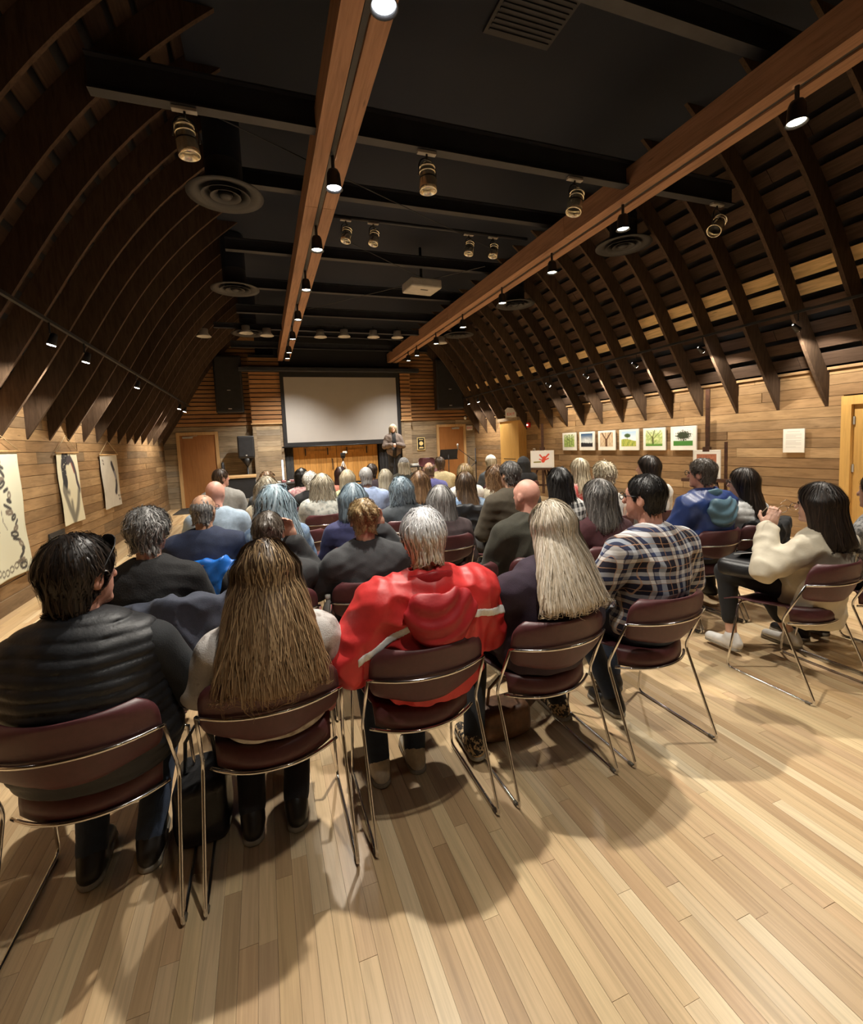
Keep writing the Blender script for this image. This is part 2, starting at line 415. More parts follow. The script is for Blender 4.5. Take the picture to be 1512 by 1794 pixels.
# ---- black ceiling with joists
ceiling = struct(box('ceiling', M['ceiling'], (-.4, YR, 5.06), (4.85, YB + .1, 5.14)), 'black painted ceiling over the steel joists')
for (y, z, x0, x1, h) in ((2.8, 4.5, -.2, 4.6, .22), (4.2, 4.2, -1.0, 5.45, .24), (5.8, 4.5, -.3, 4.7, .16), (7.65, 4.5, -.3, 4.7, .16), (9.3, 4.5, -.3, 4.7, .16), (10.66, 4.42, -.3, 4.9, .16), (11.3, 4.25, -.8, 5.2, .1), (12.6, 4.42, -.3, 4.7, .16), (13.8, 4.35, -.6, 5.0, .16)):
    j = tag(empty('steel_joist', (0, y, z)), 'dark steel joist crossing under the ceiling about %.1f metres from the back' % y, 'joist')
    j['label'] = {2.8: 'dark steel ceiling joist nearest the camera, at top right', 4.2: 'deep steel joist carrying the four chrome spotlights', 5.8: 'dark joist between the chrome spotlights and the silver projector', 7.65: 'dark joist just in front of the silver projector', 9.3: 'dark joist just behind the silver projector', 10.66: 'dark joist in front of the row of flood lamps', 11.3: 'thin joist that carries the far row of flood lamps', 12.6: 'dark joist between flood lamps and projection screen', 13.8: 'dark joist nearest the projection screen'}[y]
    j['group'] = 'steel ceiling joists'
    MB().box((x0, -.006, .01), (x1, .006, h)).build('web', M['steel_dark'], j)
    MB().box((x0, -.05, 0), (x1, .05, .014)).build('flange', M['steel_dark'], j)
    MB().box((x0, -.05, h), (x1, .05, h + .014)).build('flange', M['steel_dark'], j)
for k, (a, b) in enumerate((((-.2, 4.6), (3.6, 6.6)), ((1.2, 6.7), (3.7, 8.6)), ((3.7, 7.2), (1.1, 10.2)), ((1.1, 10.8), (3.8, 13.)))):
    tag(MB().tube([(a[0], a[1], 4.44), (b[0], b[1], 4.44)], .006, 5).build('cross_cable', M['steel_dark']), ['thin cross cable above the left wooden beam near the chrome spotlights', 'thin cross cable running past the projector', 'thin cross cable slanting behind the projector', 'thin cross cable above the far flood lamps'][k], 'cable', 'ceiling cross cables')

# ---- timber beams with lighting track
def beam(x0, x1, label):
    b = tag(empty('ceiling_beam', ((x0 + x1) / 2, 0, 4.12)), label, 'beam', 'timber beams carrying the lighting track')
    hw = (x1 - x0) / 2; core = MB().box((-hw + .02, YR, .03), (hw - .02, YB - .35, .27)).build('core', M['beam_wood'], b)
    y = YR
    for e in (.9, 5.3, 9.35, YB - .35):
        for s in (-1, 1):
            lo, hi = sorted((s * .028, s * hw)); MB().box((lo, y + .003, 0), (hi, e - .003, .03)).build('bottom_board', M['beam_wood'], b)
            lo, hi = sorted((s * (hw - .02), s * hw)); MB().box((lo, y + .003, .031), (hi, e - .003, .27)).build('side_board', M['beam_wood'], b)
        y = e
    MB().box((-.02, YR, .012), (.02, YB - .4, .03)).build('track', M['black_matte'], b)
    return b
beam(.61, .93, 'timber beam with track lamps on the left, ending above the screen corner')
beam(3.88, 4.20, 'timber beam with track lamps on the right, beside the lit rafters')

# ---- back wall
wall_back = struct(box('wall_back', M['black_paint'], (XL - .3, YB + .05, 0), (XR + .3, YB + .2, 5.3)), 'plank and slat end wall behind the projection screen')
LD = (-2.25, -1.17, 2.15); DD = (5.57, 6.64, 2.16)
plank_rows(wall_back, M['back_wood'], 0, YB, -1, XL, XR, .0, 2.30, .152, [(LD[0], LD[1], -1, LD[2]), (.66, 4.30, -1, 2.4), (DD[0], DD[1], -1, DD[2])], (1.0, 2.6))
z = 2.31; k = 0
while z < 4.9:
    xr = roof_x(z, .17)
    for a, b in ((2 * XC - xr, .0), (4.4, xr)):
        MBo = child(box('slat', M['slat_wood'], (a, YB - .045, z), (b, YB + .02, z + .088)), wall_back)
    z += .1165
for nm, x0, x1 in (('trim_3', -.22, .62), ('trim_4', 4.27, 4.61)):
    wg = struct(box(nm, M['black_paint'], (x0 + .02, YB - .31, 2.36), (x1 - .02, YB - .03, 4.3)), 'projecting slatted wing panel beside the screen')
    z = 2.34
    while z < 4.2:
        child(box('slat', M['slat_wood'], (x0, YB - .345, z), (x1, YB - .31, z + .098)), wg)
        child(box('slat', M['slat_wood'], (x0 - .012 if nm == 'trim_3' else x1 - .012, YB - .31, z), (x0 + .012 if nm == 'trim_3' else x1 + .012, YB - .03, z + .098)), wg); z += .127
    child(box('ledge', M['trim_wood'], (x0 - .03, YB - .36, 2.31), (x1 + .03, YB - .02, 2.338)), wg)
    lw = struct(box('trim_5' if nm == 'trim_3' else 'trim_6', M['black_paint'], (x0 + .02, YB - .24, 0), (x1 - .02, YB - .03, 2.305)), 'plank pier below the slatted wing panel')
    plank_rows(lw, M['back_wood'], 0, YB - .275, -1, x0 + .1, x1 - (.08 if nm == 'trim_3' else .0), 0, 2.305, .155, (), (2, 3))
    child(box('post', M['back_wood'], (x0, YB - .29, 0), (x0 + .1, YB - .2, 2.305)), lw)
    if nm == 'trim_3': child(box('post', M['back_wood'], (x1 - .08, YB - .29, 0), (x1, YB - .2, 2.305)), lw)
struct(box('trim_7', M['black_paint'], (.5, YB - .28, 3.92), (4.4, YB, 5.06)), 'black valance above the screen')

# ---- doors
def door(name, label, x0, x1, ztop, mat, trim, knob=1):
    d = struct(empty(name, ((x0 + x1) / 2, YB, 0)), label); w_ = (x1 - x0) / 2; fw = .085
    MB().box((-w_ + fw, -.01, .01), (w_ - fw, .035, ztop - fw)).build('door_leaf', mat, d)
    for s in (-1, 1):
        lo, hi = sorted((s * (w_ - fw), s * w_)); MB().box((lo, -.05, 0), (hi, .05, ztop - fw)).build('door_frame', trim, d)
    MB().box((-w_, -.05, ztop - fw), (w_, .05, ztop)).build('door_frame', trim, d)
    c = MB().box((-.13, -.07, ztop - .17), (.13, -.015, ztop - .12)); c.build('door_closer', M['silver'], d, loc=((-.25 if knob > 0 else .16), 0, 0))
    MB().tube([(0, -.06, 0), (.2, -.06, .02)], .008, 6).build('closer_arm', M['silver'], d, loc=((-.2 if knob > 0 else .1), 0, ztop - .12))
    MB().lathe([(.018, 0), (.02, .02), (.03, .03), (.032, .05), (.02, .062)], 14, R=np.array([[1, 0, 0], [0, 0, -1], [0, 1, 0]])).build('door_knob', M['silver'], d, True, loc=(knob * (w_ - .17), -.01, .98))
    return d
door('door_1', 'reddish wooden door with pale frame in the left corner of the end wall', LD[0], LD[1], LD[2], M['door_wood'], M['trim_wood'], 1)
door('door_2', 'reddish wooden door with pale frame beside the music stand', DD[0], DD[1], DD[2], M['door_wood'], M['trim_wood'], -1)
def barn_doors():
    d = struct(empty('door_3', (2.19, YB, 0)), 'golden plank double doors under the projection screen')
    MB().box((-1.5, .03, 0), (1.5, .06, 2.3)).build('backing', M['black_paint'], d)
    for s in (-1, 1):
        lf = empty('door_leaf', (0, 0, 0), 0, d)
        for k in range(8):
            a = s * (.008 + k * .163); b_ = s * (.008 + k * .163 + .158); lo, hi = sorted((a, b_))
            MB().box((lo, -.02 - .004 * (k % 2), .45), (hi, .02, 1.75)).build('board', M['barn_door'], lf)
        lo, hi = sorted((s * .1, s * 1.0)); MB().box((lo, -.05, 1.38), (hi, -.025, 1.47)).build('crossbar', M['barn_door'], lf)
        for xx in (.28 if s < 0 else .32, .95): MB().box((s * xx - .016, -.075, 1.33), (s * xx + .016, -.05, 1.55)).build('strap', M['black_matte'], lf)
        if s < 0: MB().tube([(s * .15, -.03, 1.2), (s * .15, -.09, 1.17), (s * .15, -.09, .9), (s * .15, -.03, .87)], .014, 6).build('pull_handle', M['black_matte'], lf)
barn_doors()
def side_door():
    d = struct(empty('door_4', (XR, (RD[0] + RD[1]) / 2, 0)), 'golden wooden side door at the right edge of the right wall'); h = (RD[1] - RD[0]) / 2; fw = .11
    MB().box((-.0, -h + fw, .01), (.035, h - fw, 1.80)).build('door_leaf', M['oak_wood'], d)
    for s in (-1, 1):
        lo, hi = sorted((s * (h - fw), s * h)); MB().box((-.05, lo, 0), (.05, hi, 1.80)).build('door_frame', M['oak_wood'], d)
    MB().box((-.05, -h, 1.80), (.05, h, 1.91)).build('door_frame', M['oak_wood'], d)
    for z in (1.6, 1.0, .25): MB().tube([(-.01, h - fw - .012, z - .05), (-.01, h - fw - .012, z + .05)], .011, 8).build('hinge', M['silver'], d)
    d = struct(empty('door_5', (XR, (PD[0] + PD[1]) / 2, 0)), 'golden wooden exit doorway standing out from the right wall'); h = (PD[1] - PD[0]) / 2
    MB().box((-.25, -h, 0), (.03, h, 2.08)).build('door_leaf', M['oak_wood'], d)
    MB().box((-.30, -h - .04, 2.08), (.03, h + .04, 2.16)).build('header', M['back_wood'], d)
    MB().box((-.252, -.35, .98), (-.25, .35, 1.0)).build('panic_bar', M['black_matte'], d)
    tp = MB().box((-.3, -h - .04, 2.16), (-.02, h + .04, 2.17)); tp.build('cap', M['back_wood'], d)
side_door()

# ---- lighting track lamps (they give the room its light)
LAMPY = (-1.05, .75, 2.56, 4.38, 5.75, 7.2, 8.85, 10.4, 11.85, 12.6)
def track_lamp_proto():
    r = empty('track_lamp')
    MB().tube([(0, 0, .29), (0, 0, .15)], .016, 8).build('stem', M['black_matte'], r)
    MB().lathe([(.02, .165), (.045, .16), (.058, .13), (.062, .08), (.066, .02), (.078, .0), (.074, 0.), (.06, .012), (.055, .03)], 20, cap=False).build('shade', M['black_matte'], r, True)
    MB().lathe([(.001, .018), (.058, .016), (.056, .028), (.001, .03)], 20).build('lens', M['lens'], r, True)
    return r
LAMP0 = track_lamp_proto()
ordn = ('unseen hindmost', 'unseen overhead', 'nearest visible', 'second visible', 'third visible', 'fourth visible', 'fifth visible', 'sixth visible', 'seventh visible', 'farthest visible')
def spot(name, parent, loc, energy, angle, blend, col, rot=(0, 0, 0), r=.03):
    ld = bpy.data.lights.new(name, 'SPOT'); ld.energy = energy; ld.spot_size = math.radians(angle); ld.spot_blend = blend; ld.color = col; ld.shadow_soft_size = r
    o = bpy.data.objects.new(name, ld); COL.objects.link(o); o.location = loc; o.rotation_euler = rot; o.parent = parent; return o
for si, (bx, nm) in enumerate(((.77, 'left'), (4.0, 'right'))):
    for k, y in enumerate(LAMPY):
        o = LAMP0 if (si == 0 and k == 0) else copy_tree(LAMP0)
        o.location = (bx, y, 3.85); o.rotation_euler = (0, 0, .0)
        tag(o, '%s lamp on the %s beam, black bell shade with glowing lens' % (ordn[k], nm), 'track lamp', 'track lamps')
        for ch in o.children:
            if ch.name.startswith('lens') and k in (2, 3) and si == 0:
                me = ch.data.copy(); me.materials.clear(); me.materials.append(M['lens_cool']); ch.data = me
        tilt = ((0,) * 8 + (.30, .34))[k], 0, 0
        e = TRACK_W * (.16, .24, 1., 1., .95, .9, .95, 1.1, 1.35, 1.3)[k]
        spot('lamp_light', o, (0, 0, -.004), e * (1.0 if si == 0 else .8), 104, .8, SPOT_WARM, tilt, .045)
# ---- small wall washers on rails under the rafters
def washer(x, y, z, side, label):
    r = tag(empty('wall_washer', (x, y, z)), label, 'wall light', 'small wall washers')
    s = -1 if side == 'left' else 1
    R = Matrix.Rotation(s * (-.30 if side == 'left' or y > 12 else -1.05), 3, 'Y')
    MB().lathe([(.012, .11), (.028, .10), (.034, .03), (.04, 0), (.036, 0), (.03, .02)], 14, R=R, cap=False).build('housing', M['black_matte'], r, True)
    MB().lathe([(.001, -.008), (.033, -.006), (.035, .002), (.001, .004)], 14, R=R).build('lens', M['lens_small'], r, True)
    MB().tube([(0, 0, .1), (0, 0, .2)], .008, 6).build('stem', M['black_matte'], r)
    spot('washer_light', r, (s * .006, 0, -.02), WASH_W, 104, .45, (1., .89, .72), (0, -s * .58, 0), .02)
for side, x, z, ys in (('left', -1.75, 2.60, (1.9, 3.6, 5.28, 6.17, 8.40, 12.3, 13.1)), ('right', 6.20, 2.72, (2.2, 3.9, 5.2, 6.5, 7.8, 9.1, 12.8, 13.5))):
    tag(MB().box((x - .015, .5, z + .2), (x + .015, 14., z + .23)).build('lamp_rail', M['black_matte']), 'thin black lamp rail under the %s rafters' % side, 'rail')
    for k, y in enumerate(ys): washer(x, y, z, side, '%s small wall washer from the camera along the %s lamp rail' % (('first', 'second', 'third', 'fourth', 'fifth', 'sixth', 'seventh', 'eighth')[k], side))
# ================================================================== SOFT SHAPES (bodies, clothes, hair) as blended solids
f32 = np.float32
def A(*v): return np.array(v, f32)
def ell(P, c, r):
    r = A(*r); q = (P - A(*c)) / r; k0 = np.sqrt(np.einsum('ij,ij->i', q, q)); q /= r; k1 = np.sqrt(np.einsum('ij,ij->i', q, q)) + 1e-6
    return k0 * (k0 - 1) / k1
def near(P, c, r, fn):
    """evaluate a small detail only around itself"""
    q = P - A(*c); dd = np.sqrt(np.einsum('ij,ij->i', q, q)); m = dd < r; o = (dd - r * .62).astype(f32)
    if m.any(): o[m] = fn(P[m])
    return o
def cone(P, a, b, ra, rb, sc=None):
    a = A(*a); b = A(*b); Q = P
    if sc is not None: s = A(*sc); Q = P * s; a = a * s; b = b * s
    d = b - a; t = np.clip(((Q - a) @ d) / (d @ d + 1e-9), 0, 1)
    Q = Q - a; Q -= t[:, None] * d
    return np.sqrt(np.einsum('ij,ij->i', Q, Q)) - (ra + (rb - ra) * t)
def chain(P, pts, rs, k=.02):
    d = None
    for i in range(len(pts) - 1):
        e = cone(P, pts[i], pts[i + 1], rs[i], rs[i + 1]); d = e if d is None else smin(d, e, k)
    return d
def smin(a, b, k):
    h = np.clip(.5 + .5 * (b - a) / k, 0, 1); return b + (a - b) * h - k * h * (1 - h)
def smax(a, b, k): return -smin(-a, -b, k)
def slab(P, c, half, rnd=.01):
    q = np.abs(P - A(*c)) - (A(*half) - rnd)
    return np.linalg.norm(np.maximum(q, 0), axis=1) + np.minimum(q.max(1), 0) - rnd
def wav(P, seed, f, n=5, an=(1, 1, 1)):
    r = np.random.RandomState(seed); o = np.zeros(len(P), f32)
    for _ in range(n):
        d = r.normal(size=3) * np.array(an); d = d / np.linalg.norm(d) * f * r.uniform(.6, 1.5); o += np.sin(P @ d.astype(f32) + f32(r.uniform(0, 6.28)))
    return o / n
def nets(f, lo, hi, h):
    """smooth surface of f=0 on a grid of step h, evaluated only near the surface"""
    lo = np.array(lo, f32) - 3 * h; hi = np.array(hi, f32) + 3 * h; B = 4
    nb = np.ceil((hi - lo) / (B * h)).astype(int) + 1; n = nb * B
    ax = [lo[i] + (np.arange(nb[i]) * B + (B - 1) / 2) * h for i in range(3)]
    C = np.stack(np.meshgrid(*ax, indexing='ij'), -1).reshape(-1, 3).astype(f32)
    dc = f(C).reshape(nb); act = np.abs(dc) < h * B * 1.6
    D = np.repeat(np.repeat(np.repeat(np.sign(dc) * h * B, B, 0), B, 1), B, 2).astype(f32)
    am = np.repeat(np.repeat(np.repeat(act, B, 0), B, 1), B, 2); idx = np.nonzero(am)
    P = np.stack(idx, 1).astype(f32) * f32(h) + lo
    D[idx] = f(P); S = D < 0
    cs = [S[i:n[0] - 1 + i, j:n[1] - 1 + j, k:n[2] - 1 + k] for i in (0, 1) for j in (0, 1) for k in (0, 1)]
    cnt = sum(c.astype(np.int8) for c in cs); cell = (cnt > 0) & (cnt < 8)
    ci = np.stack(np.nonzero(cell), 1); vid = -np.ones(cell.shape, np.int32); vid[tuple(ci.T)] = np.arange(len(ci))
    acc = np.zeros((len(ci), 3), f32); m = np.zeros(len(ci), f32)
    cor = [(i, j, k) for i in (0, 1) for j in (0, 1) for k in (0, 1)]
    for a in range(8):
        for b in range(a + 1, 8):
            df = np.array(cor[b]) - np.array(cor[a])
            if np.abs(df).sum() != 1: continue
            pa = ci + cor[a]; pb = ci + cor[b]; da = D[tuple(pa.T)]; db = D[tuple(pb.T)]
            x = (da < 0) != (db < 0); t = np.where(x, da / np.where(x, da - db, 1), 0)
            acc += np.where(x[:, None], np.array(cor[a], f32) + t[:, None] * df.astype(f32), 0); m += x
    V = lo + (ci + acc / np.maximum(m, 1)[:, None]) * h
    Fs = []
    for axn in range(3):
        sl = [slice(1, n[i] - 1) for i in range(3)]; sl[axn] = slice(0, n[axn] - 1); s2 = list(sl); s2[axn] = slice(1, n[axn])
        a = S[tuple(sl)]; b = S[tuple(s2)]; e = np.stack(np.nonzero(a != b), 1)
        if len(e) == 0: continue
        off = np.array([1, 1, 1]); off[axn] = 0; p = e + off
        u, v = [i for i in range(3) if i != axn]; du = np.zeros(3, int); du[u] = 1; dv = np.zeros(3, int); dv[v] = 1
        q = [vid[tuple((p - o).T)] for o in (du + dv, dv, np.zeros(3, int), du)]
        Q = np.stack(q, 1); fl = S[tuple((e + np.where(np.arange(3) == axn, 0, 1)).T)]
        if axn == 1: fl = ~fl
        Q[~fl] = Q[~fl][:, ::-1]; Q = Q[(Q >= 0).all(1)]; Fs.append(Q)
    F = np.concatenate(Fs) if Fs else np.zeros((0, 4), int)
    return V, F
def soft(name, f, lo, hi, h, mat, parent=None, **k):
    V, F = nets(f, lo, hi, h); me = mesh_np(name, V, F, True); return link(name, me, mat, parent, **k)
def rotz(a): c, s = math.cos(a), math.sin(a); return np.array([[c, -s, 0], [s, c, 0], [0, 0, 1]], f32)
def rotx(a): c, s = math.cos(a), math.sin(a); return np.array([[1, 0, 0], [0, c, -s], [0, s, c]], f32)
def roty(a): c, s = math.cos(a), math.sin(a); return np.array([[c, 0, s], [0, 1, 0], [-s, 0, c]], f32)

# ------------------------------------------------------------------ stacking chair (origin on the floor between its rear feet, sitter faces +y)
def make_chair():
    r = empty('stacking_chair')
    def arc(xw, yc, ys, z, n=17, zc=None):
        t = np.linspace(-1, 1, n); return [(xw * a, yc + (ys - yc) * abs(a) ** 2.2, z + ((zc or z) - z) * (1 - a * a)) for a in t]
    # backrest shell
    def shell(profile, wfun, yfun, nx, thick):
        t = np.linspace(-1, 1, nx); front = []; back = []
        for (zz, yo) in profile:
            wv = wfun(zz)
            for a in t: front.append((a * wv, yfun(a) + yo + thick, zz)); back.append((a * wv, yfun(a) + yo, zz))
        m = len(profile); n = nx; V = front + back; F = []; o = m * n
        for i in range(m - 1):
            for j in range(n - 1):
                a = i * n + j; F.append((a, a + n, a + n + 1, a + 1)); F.append((o + a, o + a + 1, o + a + n + 1, o + a + n))
        for j in range(n - 1): F.append((j, j + 1, o + j + 1, o + j)); a = (m - 1) * n + j; F.append((a, o + a, o + a + 1, a + 1))
        for i in range(m - 1): a = i * n; F.append((a, o + a, o + a + n, a + n)); a = i * n + n - 1; F.append((a, a + n, o + a + n, o + a))
        return MB().add(V, F)
    bw = lambda z: .235 * min(1., math.sqrt(max(.05, 1 - ((z - .675) / .135) ** 4)))
    prof = [(z, -.02 * ((z - .67) / .1) if z > .67 else .28 * (.67 - z)) for z in np.linspace(.555, .785, 15)]
    yb = lambda a: .012 + .075 * abs(a) ** 2.3
    b = shell(prof, bw, yb, 25, .008).build('backrest', M['maroon'], r, True)
    # seat pan with rolled rear lip
    V = []; F = []; nx, ny = 25, 15
    for side in (0, 1):
        for j in range(ny):
            v = j / (ny - 1)
            for i in range(nx):
                a = -1 + 2 * i / (nx - 1); w_ = .225 * (1 - .10 * (1 - v)); y0 = .095 + .085 * abs(a) ** 2.2
                if v < .25: q = v / .25; y = y0 + .035 * (1 - math.cos(q * pi / 2)); z = .408 + .085 * math.sin(q * pi / 2)
                else: q = (v - .25) / .75; y = y0 + .035 + q * (.585 - y0 - .035); z = .493 - .030 * math.sin(min(1, q * 1.2) * pi / 2) - (.03 * max(0, q - .8) / .2)
                z += .012 * a * a
                V.append((a * w_, y, z - (.008 if side else 0)) if v > .25 else (a * w_, y + (.008 if side else 0), z))
    o = nx * ny
    for j in range(ny - 1):
        for i in range(nx - 1):
            a = j * nx + i; F.append((a, a + 1, a + nx + 1, a + nx)); F.append((o + a, o + a + nx, o + a + nx + 1, o + a + 1))
    for i in range(nx - 1): F.append((i, o + i, o + i + 1, i + 1)); a = (ny - 1) * nx + i; F.append((a, a + 1, o + a + 1, o + a))
    for j in range(ny - 1): a = j * nx; F.append((a, a + nx, o + a + nx, o + a)); a = j * nx + nx - 1; F.append((a, o + a, o + a + nx, a + nx))
    MB().add(V, F).build('seat', M['maroon'], r, True)
    R = .0068
    MB().tube(arc(.243, -.002, .083, .668, 21), R, 8).build('back_rail', M['chrome'], r, True)
    MB().tube(arc(.225, .090, .185, .412, 21), R, 8).build('seat_rail', M['chrome'], r, True)
    for s in (-1, 1):
        def bend(p, q, w_, rad, n=5):
            p, q, w_ = map(np.array, (p, q, w_)); a = (p - q) / np.linalg.norm(p - q); b2 = (w_ - q) / np.linalg.norm(w_ - q)
            return [tuple(q + a * rad * (1 - t) ** 2 + b2 * rad * t ** 2) for t in np.linspace(0, 1, n)]
        P = [(s * .243, .083, .668), (s * .252, .20, .43), (s * .256, .008, R), (s * .256, .535, R), (s * .245, .47, .44)]
        pts = [P[0]] + bend(P[0], P[1], P[2], .03) + bend(P[1], P[2], P[3], .035, 7) + bend(P[2], P[3], P[4], .04, 7) + [P[4], (s * .21, .48, .448)]
        MB().tube(pts, R, 8).build('leg', M['chrome'], r, True)
        MB().tube([(s * .256, .035, R), (s * .256, .06, R)], R + .0025, 8).build('glide', M['rubber'], r, True)
    MB().tube([(-.21, .48, .448), (.21, .48, .448)], R, 8).build('front_rail', M['chrome'], r, True)
    return r
CHAIR0 = make_chair(); _used = [False]
def chair(x, y, label, rz=0.):
    o = CHAIR0 if not _used[0] else copy_tree(CHAIR0); _used[0] = True
    o.location = (x, y, 0); o.rotation_euler = (0, 0, rz)
    return tag(o, label, 'chair', 'maroon stacking chairs')

# ------------------------------------------------------------------ people
SK = {k: plain('skin_' + k, c, .5, nscale=18, namt=.10, bstr=.05, bscale=150) for k, c in dict(fair=(.62, .36, .26), pink=(.66, .34, .26), tan=(.50, .28, .18), rosy=(.60, .30, .22)).items()}
def cloth(name, c, rough=.85, n=30, a=.15, b=.35, bs=220, sheen=.04): return plain(name, c, rough, nscale=n, namt=a, bstr=b, bscale=bs, sheen=sheen)
M['iris'] = plain('eye_dark', (.02, .015, .012), .2, nscale=10, namt=.1)
M['shoe_sole'] = plain('shoe_sole', (.30, .27, .22), .7, nscale=30, namt=.2)
HEAD_R = None
def person(sp):
    """seated (or standing) figure; sp: x,y floor origin, ht head-top height above its own floor"""
    g = sp.get
    h = g('h', .014); ht = g('ht', 1.27); sw = g('sw', .175); bk = g('bulk', 1.0); zs = ht - .325 + g('dzs', 0); st = g('stand', False)
    lean = g('lean', 0.)
    yc = g('yc', .20) if not st else 0.
    hip_z = .56 if not st else ht - .80
    hc = A(g('hx', 0.), yc + .035 + lean, ht - .122)
    HR = rotz(g('hyaw', 0.)) @ rotx(g('hpit', 0.)) @ roty(g('hrol', 0.)); hs = g('hs', 1.0)
    def toh(P): return ((P - hc) @ HR) / f32(hs)      # to head space
    sh = [A(s * (sw - .005), yc - .005 + lean * .7, zs - .045) for s in (-1, 1)]
    arms = g('arms') or {}
    el = [A(*arms.get('el%d' % i, (s * (sw + .07 * bk), yc + .07, zs - .31))) for i, s in enumerate((-1, 1))]
    wr = [A(*arms.get('wr%d' % i, (s * .12, yc + .33, .655 if not st else zs - .42))) for i, s in enumerate((-1, 1))]
    kn = [A(*(g('kn%d' % i) or ((s * .12, .70, .525) if not st else (s * .1, .02, ht - 1.2)))) for i, s in enumerate((-1, 1))]
    an = [A(*(g('an%d' % i) or ((s * .11, .62, .085) if not st else (s * .1, -.01, .085)))) for i, s in enumerate((-1, 1))]
    hp = [A(s * .095, .27 if not st else 0, hip_z) for s in (-1, 1)]
    py = .255 if not st else 0.
    root = tag(empty('person', (sp['x'], sp['y'], g('z', 0.)), g('rz', 0.)), sp['label'], 'person', g('group'))
    def torso(P, e=0., b=bk):
        d = ell(P, (0, py, hip_z + .02), ((.172 * b + e), .135 * b + e, .135 + e))
        zb = hip_z + .40 * (zs - hip_z); d = smin(d, ell(P, (0, py - .02 + (yc - .2) * .3, zb), (.152 * b + e, .122 * b + e, .17 + e)), .07)
        d = smin(d, ell(P, (0, yc + .005 + lean * .5, zs - .14), (sw * .95 + e, .115 * b + e, .20 + e)), .07)
        d = smin(d, cone(P, (-(sw - .05), yc - .005 + lean * .7, zs - .045), ((sw - .05), yc - .005 + lean * .7, zs - .045), .056 + e, .056 + e), .06)
        return smin(d, ell(P, (0, yc + .0 + lean * .7, zs + .0), (.105 + e, .066 + e, .062 + e)), .05)
    def off_chair(P, d):      # clothes rest against the chair back instead of passing through it
        if st or not g('chair', True): return d
        x = P[:, 0] - g('chx', 0); z = P[:, 2]; yb = .012 + .075 * np.abs(np.clip(x, -.25, .25) / .235) ** 2.3 + .013 + np.where(z < .67, .28 * (.67 - np.maximum(z, .53)), -.2 * (z - .67))
        return smax(d, slot(P, x, z, yb), .008)
    def slot(P, x, z, yb):
        o = np.minimum(.255 - np.abs(x), np.minimum(.80 - z, z - .50)); return np.minimum(yb - P[:, 1], o)
    def arm(P, i, e=0., t=1., cut=0.):
        w = wr[i]; w2 = el[i] + (w - el[i]) * (1 - cut); sc_ = g('armw', 1.)
        d = cone(P, sh[i], el[i], .053 * sc_ + e, .042 * sc_ + e); return smin(d, cone(P, el[i], w2, .042 * sc_ + e, (.029 if cut < .01 else .033) * sc_ + e), .025)
    def leg(P, i, e=0., cut=0.):
        a2 = an[i] + (kn[i] - an[i]) * cut
        d = cone(P, hp[i], kn[i], .082 + e, .058 + e); return smin(d, cone(P, kn[i], a2, .056 + e, .040 + e), .03)
    def head(P): return near(P, hc, .24, head_)
    def head_(P):
        Q = toh(P)
        d = smin(ell(Q, (0, -.008, .022), (.075, .094, .094)), ell(Q, (0, .026, -.045), (.056, .064, .072)), .035)
        d = smin(d, ell(Q, (0, .055, .03), (.055, .038, .035)), .02)
        d = smin(d, cone(Q, (0, .085, .018), (0, .108, -.022), .008, .013), .012)
        d = smin(d, ell(Q, (0, .082, -.056), (.024, .014, .012)), .012)
        d = smin(d, ell(Q, (0, .075, -.092), (.024, .02, .016)), .02)
        for s in (-1, 1):
            d = -smin(-d, ell(Q, (s * .031, .097, .012), (.016, .014, .010)), .010)
            e = ell(Q, (s * .078, -.008, -.008), (.011, .021, .032)); e = smax(e, -ell(Q, (s * .092, -.002, -.006), (.010, .012, .020)), .006); d = smin(d, e, .008)
        return d * f32(hs)
    def hand(P, i): return near(P, wr[i], .25, lambda Q: hand_(Q, i))
    def hand_(P, i):
        w = wr[i]; fa = w - el[i]; fa = fa / np.linalg.norm(fa); hd = g('hand%d' % i)
        dirv = A(*hd['dir']) if hd else fa; dirv = dirv / np.linalg.norm(dirv)
        up = A(*(hd['up'] if hd else (0, 0, 1.))); up = up - dirv * (up @ dirv); up /= np.linalg.norm(up); sd = np.cross(dirv, up); s = (-1 if i == 0 else 1) * (hd.get('thumb', 1) if hd else 1)
        cu = hd.get('curl', .5) if hd else .5
        pc = w + dirv * .05
        d = cone(P, w, pc + dirv * .015, .027, .032, None)
        q = (P - pc); loc = np.stack([q @ sd, q @ dirv, q @ up], 1)
        d = smin(cone(P, w, pc, .026, .024), ell(loc, (0, .0, 0), (.041, .05, .019)), .015)
        for k in range(4):
            b = pc + dirv * .042 + sd * (.027 - .018 * k) * 1.0; Lk = (.036, .040, .037, .029)[k if s > 0 else 3 - k]
            c1 = b + (dirv * math.cos(cu * .7) - up * math.sin(cu * .7)) * Lk
            c2 = c1 + (dirv * math.cos(cu * 1.8) - up * math.sin(cu * 1.8)) * Lk * .75; c3 = c2 + (dirv * math.cos(cu * 2.7) - up * math.sin(cu * 2.7)) * Lk * .55
            d = smin(d, chain(P, (b, c1, c2, c3), (.0095, .009, .008, .007), .004), .006)
        b = pc - dirv * .02 - sd * s * .036 * -1.0 if False else pc - dirv * .015 + sd * s * .036
        c1 = b + dirv * .030 + sd * s * .026 - up * .012; c2 = c1 + dirv * .032 + sd * s * .006 - up * .012
        return smin(d, chain(P, (b, c1, c2), (.013, .011, .008), .006), .010)
    nk = A(0, yc + .0 + lean * .7, zs + .01)
    def neck(P, e=0.): return cone(P, nk, hc + HR @ A(0, -.02, -.06), (.058 if sw > .18 else .050) + e, (.056 if sw > .18 else .047) + e)
